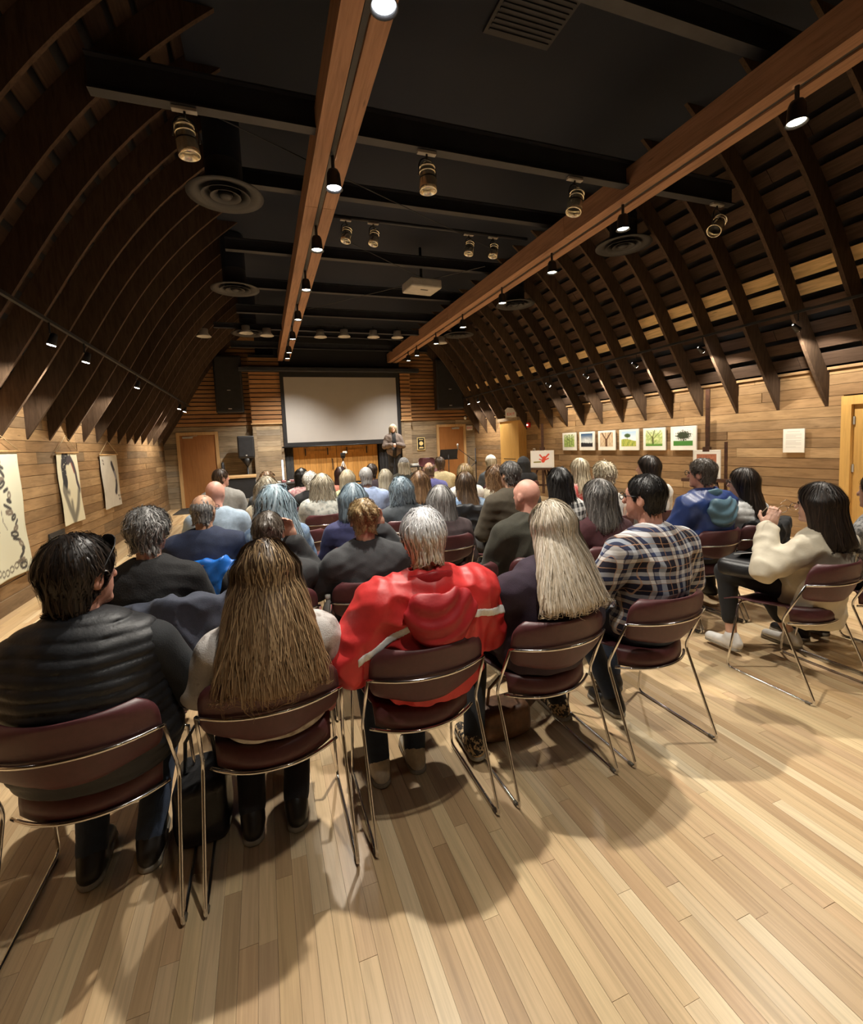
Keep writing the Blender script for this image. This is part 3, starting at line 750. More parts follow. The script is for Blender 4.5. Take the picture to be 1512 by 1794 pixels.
    def body(P):
        d = smin(head(P), neck(P), .02); d = smin(d, smax(torso(P, -.012), zs - .22 - P[:, 2], .02), .03)
        for i in (0, 1):
            d = smin(d, arm(P, i, -.008), .02); d = smin(d, hand(P, i), .01)
            if g('bare'): d = smin(d, leg(P, i, -.008), .03)
        return d
    lo = (-.45, -.15 if not st else -.3, .05 if g('bare') else min(zs - .5, wr[0][2] - .15)); hi = (.45, 1.0 if not st else .45, ht + .02)
    lo = g('lo', lo); hi = g('hi', hi)
    body_o = soft('body', body, lo, hi, g('hb', h), SK[g('skin', 'fair')], root)
    if g('eyes'):
        for s in (-1, 1):
            p = hc + HR @ (A(s * .031, .083, .012) * f32(hs)); MB().lathe([(.0005, -.011), (.006, -.009), (.0095, -.003), (.0095, .003), (.006, .009), (.0005, .011)], 10, c=p).build('eye', M['iris'], body_o, True)
    # trousers
    sk = g('legs_e', .012); lc = g('legcut', .04)
    def trousers(P):
        d = ell(P, (0, py + .005, hip_z + .01), (.172 * bk + sk, .135 * bk + sk, .13 + sk)); d = smax(d, P[:, 2] - (hip_z + .12), .01)
        for i in (0, 1): d = smin(d, leg(P, i, sk, lc), .035)
        return off_chair(P, d) + .003 * wav(P, 5 + int(ht * 999) % 50, 38, 5, (.6, .6, 1.4))
    if g('pants') is not None:
        soft('trousers', trousers, (-.35, -.05 if not st else -.25, .05), (.35, .95 if not st else .3, hip_z + .18), h * 1.35, g('pants'), root)
    # shoes
    if g('shoe') is not None:
        for i in (0, 1):
            a = an[i]; fd = g('fdir%d' % i, (0, 1, 0)); fd = A(*fd); fd /= np.linalg.norm(fd); zt = a[2] - .05
            def shoe(P, a=a, fd=fd, zt=zt):
                he = a + fd * -.035 + A(0, 0, -.035 - (a[2] - .085) * 0); to = a + fd * .165 + A(0, 0, -.05); hz = np.array([he[0], he[1], max(.038, a[2] - .04)], f32); tz = np.array([to[0], to[1], max(.032, a[2] - .055 - g('toe', 0.))], f32)
                d = smin(cone(P, hz, tz, .040, .034), cone(P, a + A(0, 0, .0), hz + fd * .05, .048, .040), .03)
                return smax(d, (hz[2] - .038) - P[:, 2], .006) if g('toe', 0.) == 0 else d
            c = a + fd * .06
            so_ = soft('shoe', shoe, c - .2, c + .2, h * .8, g('shoe'), root)
            if h < .012 and g('toe', 0.) == 0:
                soft('sole', lambda P: smax(cone(P * A(1, 1, .4), (a - fd * .03) * A(1, 1, 0), (a + fd * .165) * A(1, 1, 0), .043, .038), np.abs(P[:, 2] - (a[2] - .085) - .014) - .013, .004), c - .2, c + .2, .008, M['shoe_sole'], so_)
    # top garment
    top = g('top') or {}
    e = top.get('e', .018); hem = top.get('hem', hip_z + (.0 if not st else -.06)); cut = top.get('cut', .06); fr = top.get('fold', .005); sd_ = int(abs(sp['x']) * 1000 + ht * 777) % 997
    sleeves = top.get('sleeves', True)
    def body_top(P):
        b2 = bk * top.get('wide', 1.0)
        d = torso(P, e, b2)
        if top.get('skirt'):
            zz = top['skirt']; d = smin(d, cone(P, (0, py, hip_z + .03), (0, py - .0, zz), .17, .2, (1, 1.25, 1)), .05)
        d = smax(d, hem - P[:, 2], .015)
        if sleeves:
            for i in (0, 1): d = smin(d, arm(P, i, e * 1.0 + top.get('sl', .0), 1, cut), .035)
        if top.get('collar'):
            ring = smax(np.abs(cone(P, nk - A(0, 0, .02), nk + A(0, .004, top['collar']), .070, .074)) - .007, P[:, 2] - (zs + .015 + top['collar'] - (P[:, 1] - yc) * .25), .006); d = smin(d, ring, .012)
        d = smax(d, -neck(P, .006 if not top.get('loose') else .016), .008)
        if top.get('quilt'):
            s = (P[:, 2] + .010 * np.sin(P[:, 0] * 9) + .004 * wav(P, sd_ + 9, 30, 3)) / top['quilt']; fr_ = s - np.floor(s); d = d - top.get('qd', .009) * np.sqrt(np.clip(4 * fr_ * (1 - fr_), 0, 1)) * (1 + .35 * wav(P, sd_ + 4, 70, 4)) + .002 * wav(P, sd_, 60, 4)
        else:
            fo = wav(P + .03 * wav(P, sd_ + 2, 12, 3)[:, None], sd_, 34, 6, (.7, .7, 1.6)); d = d - fr * (1 - np.abs(fo) * 2.6) * 1.0 - fr * .55 * wav(P, sd_ + 1, 80, 5, (1, 1, .8))
        return off_chair(P, d)
    nm = top.get('name', 'sweater')
    if top:
        tlo = (-.5, -.25, min(hem - .05, zs - .55)); thi = (.5, .75, zs + .16)
        if top.get('skirt'): tlo = (-.5, -.25, top['skirt'] - .25)
        soft(nm, body_top, tlo, thi, top.get('h', h), top['mat'], root)
        if top.get('under'):      # sleeves (or shirt) of another colour below a vest
            def under(P):
                d = torso(P, .004); d = smax(d, hem + .02 - P[:, 2], .01)
                for i in (0, 1): d = smin(d, arm(P, i, .014, 1, .05), .03)
                d = off_chair(P, smax(d, -neck(P, .004), .006)); return d - .004 * (1 - 2.4 * np.abs(wav(P, sd_ + 3, 26, 6, (.8, .8, 1.5))))
            soft('sleeves', under, tlo, thi, h, top['under'], root)
        if top.get('hood'):
            hz = top.get('hoodz', .0)
            def hood(P):
                q = smin(ell(P, (0, yc - .150, zs - .085 + hz), (.150, .050, .115)), ell(P, (0, yc - .165, zs - .15 + hz), (.095, .042, .075)), .04)
                rim = np.abs(cone(P, (0, yc - .01, zs - .02), (0, yc + .0, zs + .055), .088, .098, (1, 1., 1))) - .015; rim = smax(rim, np.maximum(P[:, 2] - (zs + .062 - (P[:, 1] - yc) * .35), zs - .05 - P[:, 2]), .012)
                q = smax(q, -ell(P, (0, yc - .125, zs + .03 + hz), (.085, .045, .085)), .02); q = smin(q, rim, .03)
                dr = np.arctan2(P[:, 0], zs + .12 - P[:, 2]); du = np.hypot(P[:, 0], (P[:, 2] - zs - .08)); return q - .0045 * np.sin(du * 88 + 2.5 * np.sin(P[:, 0] * 12) + 1.3 * wav(P, 92, 26, 4)) * np.clip((yc - .06 - P[:, 1]) * 14, 0, 1) - .005 * wav(P, 91, 44, 5)
            soft('hood', hood, (-.22, -.15, zs - .32), (.22, .4, zs + .16), .0065, top.get('hoodmat', top['mat']), root)
        for bi, bd in enumerate(top.get('bands', ())):       # stripes lying on the garment
            soft(bd['name'], lambda P: smax(body_top(P) - .0035, bd['f'](P), .002), tlo, thi, bd.get('h', .006), bd['mat'], root)
    # hair and hats
    hr = g('hair')
    if hr: make_hair(root, hr, hc, HR, hs, h, toh)
    if g('glasses'): make_glasses(root, hc, HR, hs, g('glasses'))
    if g('chair', True) and not st:
        chair(sp['x'] + g('chx', 0), sp['y'], g('chair_label'), g('chair_rz', 0.) + g('rz', 0.))
    return root, dict(hc=hc, HR=HR, wr=wr, el=el, yc=yc, zs=zs)

def make_hair(root, hr, hc, HR, hs, h, toh):
    kind = hr['kind']; t = hr.get('t', .012); L = hr.get('L', .2); wd = hr.get('w', .105); seed = hr.get('seed', 1); nape = hr.get('nape', -.075)
    back = hr.get('back', -.10)     # how far back the hair hangs at its lower end
    def f(P):
        Q = toh(P)
        if kind in ('short', 'balding', 'bun'):
            tt = t * np.clip((Q[:, 2] - nape + .004) / .10, .12, 1)
            if kind == 'balding': tt = tt * np.clip((hr.get('line', .05) - .3 * Q[:, 1] - Q[:, 2]) / .05, 0, 1) - .004 * (Q[:, 2] > hr.get('line', .05) - .3 * Q[:, 1])
            d = ell(Q, (0, -.008, .022), (.0755, .0945, .0945)) - tt
            nk_ = cone(Q, (0, -.03, -.04), (0, -.055, -.14), .062, .056) - tt; d = smin(d, smax(nk_, Q[:, 2], .03), .02)
        else: d = ell(Q, (0, -.012, .026), (.077 + t, .097 + t, .095 + t * 1.1))
        cutf = (Q[:, 1] - .088) * .83 - (Q[:, 2] - .072) * .55
        if kind in ('short', 'balding', 'bun'):
            lowc = nape - .35 * np.abs(Q[:, 0]) - Q[:, 2] + 1.1 * np.clip(Q[:, 1] + .045, 0, .2)
            d = smax(smax(d, cutf, .012), lowc, .012)
            for s_ in (-1, 1): d = smax(d, -ell(Q, (s_ * .082, -.002, -.012), (.030, .026, .036)), .008)
            if kind == 'bun':
                d = smin(d, ell(Q, hr.get('bunc', (0, -.115, .03)), hr.get('bunr', (.055, .045, .055))) - .006 * np.sin(Q[:, 0] * 130 + 60 * Q[:, 2]), .012)
        else:
            dc = smax(d, cutf, .015)
            zc = np.clip(-Q[:, 2] / L, 0, 1)
            rx = wd * (1 + (hr.get('flare', .1)) * zc); cy_ = -.025 + (back + .025) * zc ** hr.get('bp', 1.2); ry = hr.get('ry', .085) * (1 - hr.get('thin', .35) * zc)
            tube_ = (np.sqrt(((Q[:, 0] - hr.get('skew', 0.) * zc) / rx) ** 2 + ((Q[:, 1] - cy_) / ry) ** 2) - 1) * np.minimum(rx, ry)
            edge = .02 * wav(np.stack([Q[:, 0], Q[:, 1], Q[:, 2] * 0], 1), seed, 40, 4)
            tube_ = smax(tube_, np.maximum(Q[:, 2] - .05, -L + edge - Q[:, 2]), .03)
            fr = hr.get('front', .03); tube_ = smax(tube_, Q[:, 1] - fr + .0 * zc, .02)
            d = smin(dc, tube_, .03)
        an = np.arctan2(Q[:, 0], -Q[:, 1] + .01)
        d = d - hr.get('wave', .003 if kind in ('short', 'bun', 'balding') else .0012) * np.sin(an * hr.get('fq', 26) + 3 * np.sin(Q[:, 2] * 30 + seed) + seed) - hr.get('curl', 0.) * wav(Q, seed + 5, hr.get('cf', 85), 6)
        return d * f32(hs)
    q = max(L, .13) + .1
    lo = hc + A(-.26, -.34, -q if kind in ('bob', 'long') else -.18); hi = hc + A(.26, .2, .17)
    hh = min(h, hr.get('h', .009)); V, F = nets(f, lo, hi, hh); me = mesh_np('hair', V, F, True)
    at = me.attributes.new('along', 'FLOAT', 'POINT'); zl = ((V - hc) @ HR)[:, 2]; at.data.foreach_set('value', np.clip(-(zl - .05) / (L + .05), 0, 1).astype(f32))
    ho = link('hair', me, hr['mat'], root)
    n = int(hr.get('n', 0) * (.85 if h < .012 else .55 if h < .014 else .34))
    if n and len(V):
        r = np.random.RandomState(seed); long_ = kind in ('bob', 'long')
        Qv = toh(V)
        if long_: cand = np.nonzero(Qv[:, 2] > -.02)[0]; pw = np.where(Qv[cand, 2] > .03, 1.8, 1.) * np.where(np.abs(Qv[cand, 0]) > .055, 2.2, 1.)
        else: cand = np.arange(len(V)); pw = np.ones(len(cand))
        pick = r.choice(cand, n, p=pw / pw.sum()); P = V[pick] + r.normal(size=(n, 3)).astype(f32) * .003
        seg = min(hr.get('seg', 16 if long_ else 6), 24 if h < .012 else 12 if h < .014 else 9); step = hr.get('step', (L + .16) / seg if long_ else .010); lift = r.uniform(-.004, hr.get('lift', .007), n).astype(f32)
        crown = hc + HR @ A(*hr.get('crown', (0, -.03, .13))); ph = r.uniform(0, 6.28, n); clump = np.floor(r.uniform(0, n / 14., n)); cph = (clump * 2.399) % 6.28
        pts = [P.copy()]; e = .003
        dist0 = f(P)
        seed_dir = None; life = r.uniform(.62 if long_ else .75, 1.0, n); drift = np.stack([np.sin(clump * 1.7), .3 * np.cos(clump * 2.9), 0 * clump], 1) * hr.get('drift', .10)
        for s in range(seg):
            d0 = f(P); G = np.stack([f(P + A(*(e * (i == j) for j in range(3)))) - d0 for i in range(3)], 1) / e; G /= np.linalg.norm(G, axis=1)[:, None] + 1e-6
            away = P - crown; away /= np.linalg.norm(away, axis=1)[:, None] + 1e-6
            fl = away * .55 + A(0, 0, -1.) * (.75 if long_ or s > 1 else .45)
            if hr.get('sweep') is not None: fl = fl + (HR @ A(*hr['sweep'])) * .8
            wvy = hr.get('wavy', .10); fl = fl + np.stack([np.sin(cph + s * .9), np.cos(cph * 1.7 + s * .8), 0 * ph], 1) * wvy + drift + r.normal(size=(n, 3)) * hr.get('jit', .08)
            fl = fl - G * np.sum(fl * G, 1)[:, None] * .95; fl /= np.linalg.norm(fl, axis=1)[:, None] + 1e-6
            act = ((s + 1) / seg <= life)
            P = P + (fl * step * act[:, None]).astype(f32); d1 = f(P); corr = np.clip(d1 - lift, -.012, .012); P = P - (G * corr[:, None] * act[:, None]).astype(f32); pts.append(P.copy())
        S = np.stack(pts, 1)      # n, seg+1, 3
        Tn = np.gradient(S, axis=1); Tn /= np.linalg.norm(Tn, axis=2)[..., None] + 1e-6
        out = S - (hc + A(0, -.03, 0)); out[..., 2] *= .2; W = np.cross(Tn, out); W /= np.linalg.norm(W, axis=2)[..., None] + 1e-6
        w0 = hr.get('sw', .0022) * (1. if h < .014 else 1.5); tp = np.linspace(1, 0, seg + 1) ** .5; W = W * (w0 * tp * (.6 + .8 * r.rand(n))[:, None])[..., None]
        Vv = np.stack([S - W, S + W], 2).reshape(-1, 3); m = seg + 1
        b = (np.arange(n) * m * 2)[:, None] + (np.arange(seg) * 2)[None]; b = b.ravel(); Fr = np.stack([b, b + 1, b + 3, b + 2], 1)
        me = mesh_np('hair_strands', Vv, Fr, True); al = np.repeat(np.tile(np.linspace(0, 1, m), n), 2).astype(f32)
        if not long_: al = np.clip(-(((Vv - hc) @ HR)[:, 2] - .05) / .15, 0, 1).astype(f32)
        at = me.attributes.new('along', 'FLOAT', 'POINT'); at.data.foreach_set('value', al)
        so = link('hair_strands', me, hr.get('smat', hr['mat']), ho); so['kind'] = 'stuff'
    return ho
def make_glasses(root, hc, HR, hs, gl):
    mat = gl.get('mat', M['black_matte']); R = np.array(HR); kind = gl.get('kind', 'worn'); b = MB()
    yo, zo = (.106, .012) if kind == 'worn' else (.078, .098)
    tp = lambda p: hc + R @ (A(*p) * f32(hs))
    for s in (-1, 1):
        a = np.linspace(0, 2 * pi, 17)[:-1]
        b.tube([tp((s * .034 + .026 * math.cos(t) * (abs(math.cos(t)) ** -.3 if abs(math.cos(t)) > .1 else 1), yo, zo + .018 * math.sin(t))) for t in a], .0022, 5, True)
        b.tube([tp(p) for p in (((s * .06, yo, zo + .006), (s * .078, yo - .02, zo + .008), (s * .083, yo - .10, zo + .004), (s * .082, yo - .12, zo - .012)) if kind == 'worn' else ((s * .06, yo, zo + .004), (s * .080, yo - .02, zo - .012), (s * .098, yo - .07, zo - .06), (s * .098, yo - .10, zo - .09)))], .0022, 5)
    b.tube([tp((-.008, yo + .002, zo + .004)), tp((.008, yo + .002, zo + .004))], .0022, 5)
    o = b.build('glasses', mat, root, True)
    if kind != 'worn':
        for s in (-1, 1): MB().add([tp((s * .034 + .025 * math.cos(t), yo, zo + .017 * math.sin(t))) for t in np.linspace(0, 2 * pi, 17)[:-1]], [tuple(range(16))]).build('dark_lens', M['black_matte'], o)
# ================================================================== THE AUDIENCE
def ROW(k): return 1.60 + .95 * k
def plaid(name, per, cx, cz, lines=None):
    """woven check: bands across x and along z, thin overcheck lines"""
    m, nt, N, L, b = nodes_of(name); tc = N.new('ShaderNodeTexCoord'); sp = N.new('ShaderNodeSeparateXYZ'); L.new(tc.outputs['Object'], sp.inputs[0])
    def band(src, stops): return ramp(nt, math_n(nt, 'FRACT', math_n(nt, 'ADD', math_n(nt, 'DIVIDE', src, per), 10.)), stops, 'CONSTANT')
    xx = math_n(nt, 'ADD', sp.outputs[0], math_n(nt, 'MULTIPLY', sp.outputs[1], .55))
    wob = math_n(nt, 'MULTIPLY', noise(nt, tc.outputs['Object'], 9., 2), .02); xx = math_n(nt, 'ADD', xx, wob); zz = math_n(nt, 'ADD', sp.outputs[2], wob)
    c = mix(nt, band(xx, cx), band(zz, cz), .5)
    if lines:
        for (p0, wd, col) in lines:
            st = [(0., 0.), (p0, 1.), (p0 + wd, 0.)]
            for src in (xx, zz): c = mix(nt, c, col, math_n(nt, 'MULTIPLY', band(src, st), .75))
    L.new(c, b.inputs['Base Color']); b.inputs['Roughness'].default_value = .85
    L.new(bump(nt, noise(nt, tc.outputs['Object'], 260., 2), .3, .003), b.inputs['Normal']); return m
def blotch(name, a, b_, scale, thr=(.45, .6), rough=.85):
    m, nt, N, L, b = nodes_of(name); tc = N.new('ShaderNodeTexCoord')
    n = noise(nt, tc.outputs['Object'], scale, 4, .6); L.new(mix(nt, a, b_, ramp(nt, n, [(thr[0], 0.), (thr[1], 1.)])), b.inputs['Base Color']); b.inputs['Roughness'].default_value = rough
    L.new(bump(nt, noise(nt, tc.outputs['Object'], 200., 2), .4, .004), b.inputs['Normal']); return m
C_ = {}
C_['puffer'] = plain('black_puffer', (.009, .010, .013), .52, nscale=20, namt=.3, bstr=.25, bscale=90)
C_['charcoal'] = cloth('charcoal_knit', (.013, .015, .018)); C_['black'] = cloth('black_wool', (.010, .010, .011)); C_['fleece'] = cloth('black_fleece', (.008, .008, .009), b=.6, bs=120)
C_['denim'] = cloth('dark_denim', (.022, .035, .065), bs=320); C_['denim_l'] = cloth('light_denim', (.16, .27, .45), bs=320); C_['navy_t'] = cloth('navy_trouser', (.012, .015, .024))
C_['dark_t'] = cloth('dark_trouser', (.016, .015, .015)); C_['red'] = plain('red_nylon', (.62, .035, .035), .48, nscale=14, namt=.12, bstr=.25, bscale=45)
C_['redh'] = plain('red_hood_nylon', (.42, .018, .025), .5, nscale=14, namt=.12, bstr=.25, bscale=45); C_['stripe'] = plain('reflective_tape', (.85, .86, .86), .4, nscale=60, namt=.12)
C_['fuzzy'] = blotch('fuzzy_knit', (.58, .55, .53), (.24, .20, .17), 9., (.5, .62)); C_['purple'] = cloth('aubergine_knit', (.030, .016, .032)); C_['cream'] = plain('cream_trench', (.60, .54, .42), .75, nscale=10, namt=.08, bstr=.2, bscale=70)
C_['plaid'] = plaid('flannel_check', .112, [(0., (.012, .010, .022)), (.46, (.74, .70, .66)), (.62, (.03, .045, .12)), (.80, (.60, .66, .76))], [(0., (.012, .010, .022)), (.48, (.76, .70, .64)), (.64, (.04, .06, .15)), (.82, (.66, .66, .68))], [(.17, .03, (.50, .28, .16)), (.64, .025, (.02, .01, .02)), (.46, .02, (.45, .25, .15))])
C_['bwplaid'] = plaid('black_white_check', .075, [(0., (.03, .03, .03)), (.5, (.72, .72, .68))], [(0., (.03, .03, .03)), (.5, (.72, .72, .68))])
C_['greyblazer'] = cloth('grey_blazer', (.042, .044, .048), a=.1); C_['greyjacket'] = cloth('grey_jacket', (.028, .029, .031)); C_['olive'] = cloth('olive_coat', (.030, .028, .017)); C_['oliveb'] = cloth('olive_brown_coat', (.055, .043, .026))
C_['maroon'] = cloth('wine_cardigan', (.055, .012, .016)); C_['brown'] = cloth('brown_plum_top', (.055, .036, .038)); C_['navy'] = cloth('navy_sweater', (.010, .018, .050)); C_['indigo'] = cloth('indigo_sweater', (.030, .032, .10))
C_['rain'] = plain('blue_rain_jacket', (.020, .045, .17), .42, nscale=9, namt=.2, bstr=.3, bscale=40); C_['rain_hood'] = plain('teal_hood', (.10, .19, .25), .5, nscale=9, namt=.2, bstr=.3, bscale=40)
C_['ltblue'] = cloth('pale_blue_shirt', (.33, .42, .52)); C_['bluestripe'] = cloth('blue_shirt', (.30, .38, .58)); C_['silverp'] = blotch('silver_patterned_knit', (.55, .55, .50), (.30, .32, .30), 22.); C_['heather'] = cloth('heather_jacket', (.26, .25, .23))
C_['white'] = cloth('white_top', (.72, .69, .62)); C_['coral'] = cloth('coral_top', (.55, .20, .14)); C_['pinkp'] = blotch('pink_flowered_top', (.70, .48, .46), (.50, .22, .25), 30.); C_['sage'] = cloth('sage_top', (.45, .46, .24)); C_['tan'] = cloth('tan_shirt', (.52, .43, .24)); C_['violet'] = cloth('violet_blue_shirt', (.10, .10, .27))
C_['denimj'] = blotch('denim_jacket', (.14, .22, .36), (.28, .38, .50), 14.); C_['floral'] = blotch('coral_floral', (.60, .10, .09), (.75, .45, .40), 26.); C_['creamk'] = cloth('cream_knit', (.66, .60, .46)); C_['slate'] = cloth('slate_jacket', (.055, .065, .075)); C_['lace'] = blotch('taupe_lace', (.50, .42, .34), (.22, .17, .14), 40.)
C_['grayvest'] = cloth('pale_grey_vest', (.55, .55, .54)); C_['tweed'] = blotch('grey_tweed', (.30, .29, .28), (.10, .10, .10), 60.); C_['plum'] = cloth('plum_scarf', (.045, .03, .04))
SH = dict(dark=plain('dark_leather_shoe', (.014, .012, .011), .4, nscale=30, namt=.2), sneak=plain('beige_sneaker', (.60, .54, .44), .6, nscale=25, namt=.2), white=plain('white_sneaker', (.72, .70, .66), .55, nscale=25, namt=.08), leo=blotch('leopard_print', (.50, .36, .20), (.02, .015, .012), 55., (.48, .52)))
HM = dict(
    black=hair_mat('black_hair', (.008, .007, .007), (.012, .010, .009), (.03, .027, .025)), dark=hair_mat('dark_brown_hair', (.014, .010, .008), (.022, .014, .010), (.06, .038, .026)),
    brown=hair_mat('brown_hair', (.035, .020, .012), (.10, .055, .025), (.20, .12, .06)), longbrown=hair_mat('ombre_brown_hair', (.030, .016, .010), (.26, .15, .068), (.50, .34, .18)),
    auburn=hair_mat('auburn_hair', (.09, .045, .02), (.20, .11, .05), (.34, .20, .10)), redbrown=hair_mat('chestnut_hair', (.020, .008, .007), (.035, .014, .011), (.07, .03, .02)),
    blonde=hair_mat('ash_blonde_hair', (.48, .41, .31), (.60, .48, .33), (.94, .87, .76)), gold=hair_mat('golden_hair', (.22, .14, .06), (.36, .24, .10), (.68, .52, .28)), pale=hair_mat('pale_blonde_hair', (.40, .33, .22), (.50, .41, .27), (.78, .70, .52)),
    grey=hair_mat('grey_hair', (.14, .135, .13), (.20, .19, .18), (.52, .51, .50)), dgrey=hair_mat('dark_grey_hair', (.05, .047, .044), (.09, .082, .075), (.30, .28, .26)), white=hair_mat('white_hair', (.52, .50, .46), (.60, .57, .52), (.86, .84, .80)),
    silver=hair_mat('silver_hair', (.86, .86, .88), (.72, .56, .33), (.98, .98, 1.)), blue=hair_mat('blue_silver_hair', (.26, .37, .44), (.24, .26, .28), (.62, .76, .86)), bluegrey=hair_mat('blue_grey_hair', (.15, .21, .26), (.15, .18, .21), (.40, .50, .58)),
    wheat=hair_mat('wheat_grey_hair', (.30, .26, .19), (.36, .31, .22), (.62, .56, .44)), mouse=hair_mat('mouse_brown_hair', (.07, .055, .042), (.12, .10, .08), (.30, .26, .22)))
PEOPLE = {}
def P(key, x, row, ht, label, who, hair, top, pants=None, **k):
    y = ROW(row) if row < 20 else row
    d = dict(x=x, y=y, ht=ht - (hair or {}).get('t', .0) * .9, label=label, hair=hair, top=top, pants=pants if pants is not None else C_['dark_t'], chair_label='maroon stacking chair under ' + who)
    if row <= 1: d.setdefault('shoe', SH['dark'])
    d['h'] = (.011, .013, .016, .018, .020, .022, .024, .024)[min(7, int(row))]
    d.update(k); PEOPLE[key] = person(d)
H = lambda kind, mat, **k: dict(kind=kind, mat=HM[mat], **k)
T = lambda mat, name='sweater', **k: dict(mat=C_[mat], name=name, **k)

# ---- nearest row
P('vest', -.60, 0, 1.300, 'dark-haired man in a black quilted puffer vest, sunglasses pushed up on his head', 'the man in the black quilted vest',
  H('short', 'dark', t=.020, n=2600, nape=-.08, seed=3, lift=.006, sw=.002, step=.012, wave=.002), T('puffer', 'puffer_vest', e=.030, quilt=.038, qd=.008, sleeves=False, collar=.045, under=C_['charcoal'], wide=1.12, h=.007, hem=.50),
  C_['denim'], hyaw=-.62, hs=1.08, sw=.205, bulk=1.18, armw=1.15, skin='rosy', hb=.0085, glasses=dict(kind='up'), an0=(-.10, .36, .085), an1=(.09, .36, .085), kn0=(-.14, .68, .52), kn1=(.14, .68, .52), arms=dict(el0=(-.30, .27, .68), el1=(.30, .28, .68), wr0=(-.16, .50, .60), wr1=(.19, .52, .60)), chx=-.01)
P('longhair', -.02, 0, 1.222, 'woman with very long brown hair hanging over a mottled white and grey knit', 'the woman with very long brown hair',
  H('long', 'longbrown', t=.016, L=.35, w=.112, flare=.50, drift=.22, back=-.225, ry=.075, thin=.30, n=3600, seed=4, lift=.012, sw=.0021, seg=20, wavy=.05, jit=.07, front=-.005, bp=.75, crown=(0, .05, .12)), T('fuzzy', 'knit_pullover', e=.026, fold=.004, h=.009, hem=.50),
  C_['navy_t'], sw=.172, bulk=1.05, armw=1.15, hb=.0095, an0=(-.12, .33, .085), an1=(.05, .33, .085), arms=dict(el0=(-.25, .26, .69), el1=(.25, .26, .69)), chx=-.01)
def red_band(s, sl, z0):
    return lambda Q: np.maximum(np.maximum(np.abs(Q[:, 2] - (z0 - sl * (np.abs(Q[:, 0]) - .1))) - .0175, np.maximum(.085 - s * Q[:, 0], s * Q[:, 0] - .33)), Q[:, 1] - .235)
P('redjacket', .61, 0, 1.288, 'silver-haired man in a bright red hooded jacket with pale reflective stripes', 'the man in the red jacket',
  H('short', 'silver', t=.017, n=3200, nape=-.075, seed=6, lift=.008, sw=.0021, step=.012, wave=.002, crown=(0, -.02, .12)), T('red', 'red_jacket', e=.034, fold=.010, hood=True, hoodz=.03, hoodmat=C_['redh'], wide=1.12, h=.0075, hem=.52, loose=True, sl=.018,
  bands=[dict(name='reflective_stripe', f=red_band(-1, .55, .862), mat=C_['stripe']), dict(name='reflective_stripe', f=red_band(1, .22, .872), mat=C_['stripe'])]),
  C_['denim'], skin='pink', sw=.205, bulk=1.10, armw=1.2, hb=.0085, shoe=SH['sneak'], hpit=-.05, an0=(-.20, .43, .085), an1=(-.02, .45, .085), kn0=(-.20, .66, .53), kn1=(.06, .68, .53), arms=dict(el0=(-.33, .20, .71), el1=(.265, .25, .72), wr0=(-.19, .42, .62), wr1=(.16, .46, .62)), chx=-.055)
P('blonde', 1.18, 0, 1.262, 'woman with long straight ash-blonde hair in a dark aubergine cardigan', 'the woman with long ash-blonde hair',
  H('long', 'blonde', t=.016, L=.30, w=.105, flare=.55, drift=.20, skew=-.05, back=-.215, ry=.072, thin=.30, n=3600, seed=8, lift=.010, sw=.0020, seg=19, wavy=.04, jit=.05, front=.0, bp=.8, crown=(-.02, .04, .12)), T('purple', 'cardigan', e=.024, fold=.006, h=.009, hem=.50),
  C_['black'], sw=.182, bulk=1.16, armw=1.2, hb=.0095, hyaw=.08, hx=.06, shoe=SH['leo'], an0=(-.30, .40, .10), an1=(.28, .52, .085), kn0=(-.16, .64, .54), arms=dict(el0=(-.23, .28, .67), el1=(.28, .26, .67)), chx=-.015)
P('plaid', 1.83, 0, 1.352, 'man with cropped dark hair and black glasses in a checked flannel shirt', 'the man in the checked flannel shirt',
  H('short', 'black', t=.012, n=2200, nape=-.055, seed=9, lift=.003, sw=.0018, step=.009, wave=.001), T('plaid', 'flannel_shirt', e=.022, fold=.006, collar=.030, h=.0085, hem=.54, sl=.006),
  C_['denim'], skin='rosy', hyaw=.42, sw=.200, bulk=1.05, armw=1.1, hb=.0075, lean=.03, glasses=dict(kind='worn'), eyes=True, an0=(-.08, .42, .085), an1=(.10, .64, .085), arms=dict(el0=(-.30, .30, .74), el1=(.28, .25, .76), wr0=(-.16, .53, .66), wr1=(.14, .50, .64)), chx=-.05)
P('coat', 3.13, 0, 1.214, 'brown-haired woman in a cream trench coat holding her glasses to her mouth', 'the woman in the cream trench coat',
  H('bob', 'dark', t=.020, L=.245, w=.115, flare=.12, back=-.105, ry=.105, thin=.15, n=3200, seed=12, lift=.008, sw=.0020, seg=15, wavy=.10, jit=.06, front=.02), T('cream', 'trench_coat', e=.022, fold=.008, skirt=.44, hem=.34, h=.0085, sl=.004, collar=.02, loose=True),
  C_['black'], skin='fair', sw=.178, bulk=.98, armw=1.0, hb=.0056, hyaw=.22, eyes=True, shoe=SH['white'], an0=(-.15, .66, .115), kn0=(-.13, .72, .56), an1=(.30, .56, .085), legcut=.30, bare=True, lo=(-.5, -.15, .05), arms=dict(el0=(-.40, .27, .72), wr0=(-.20, .395, .925), el1=(.26, .28, .68), wr1=(.05, .46, .66)), hand0=dict(dir=(.42, -.1, 1.), up=(-.75, -.55, .3), curl=.55, thumb=1), chx=-.10)
P('edge', 3.72, 0, 1.24, 'person in black with a grey tweed sleeve at the right edge of the row', 'the person in black at the right edge',
  H('short', 'dark', t=.014, n=600, seed=14), T('tweed', 'tweed_jacket', e=.026, h=.012), C_['black'], sw=.185, bulk=1.08, chx=-.05)
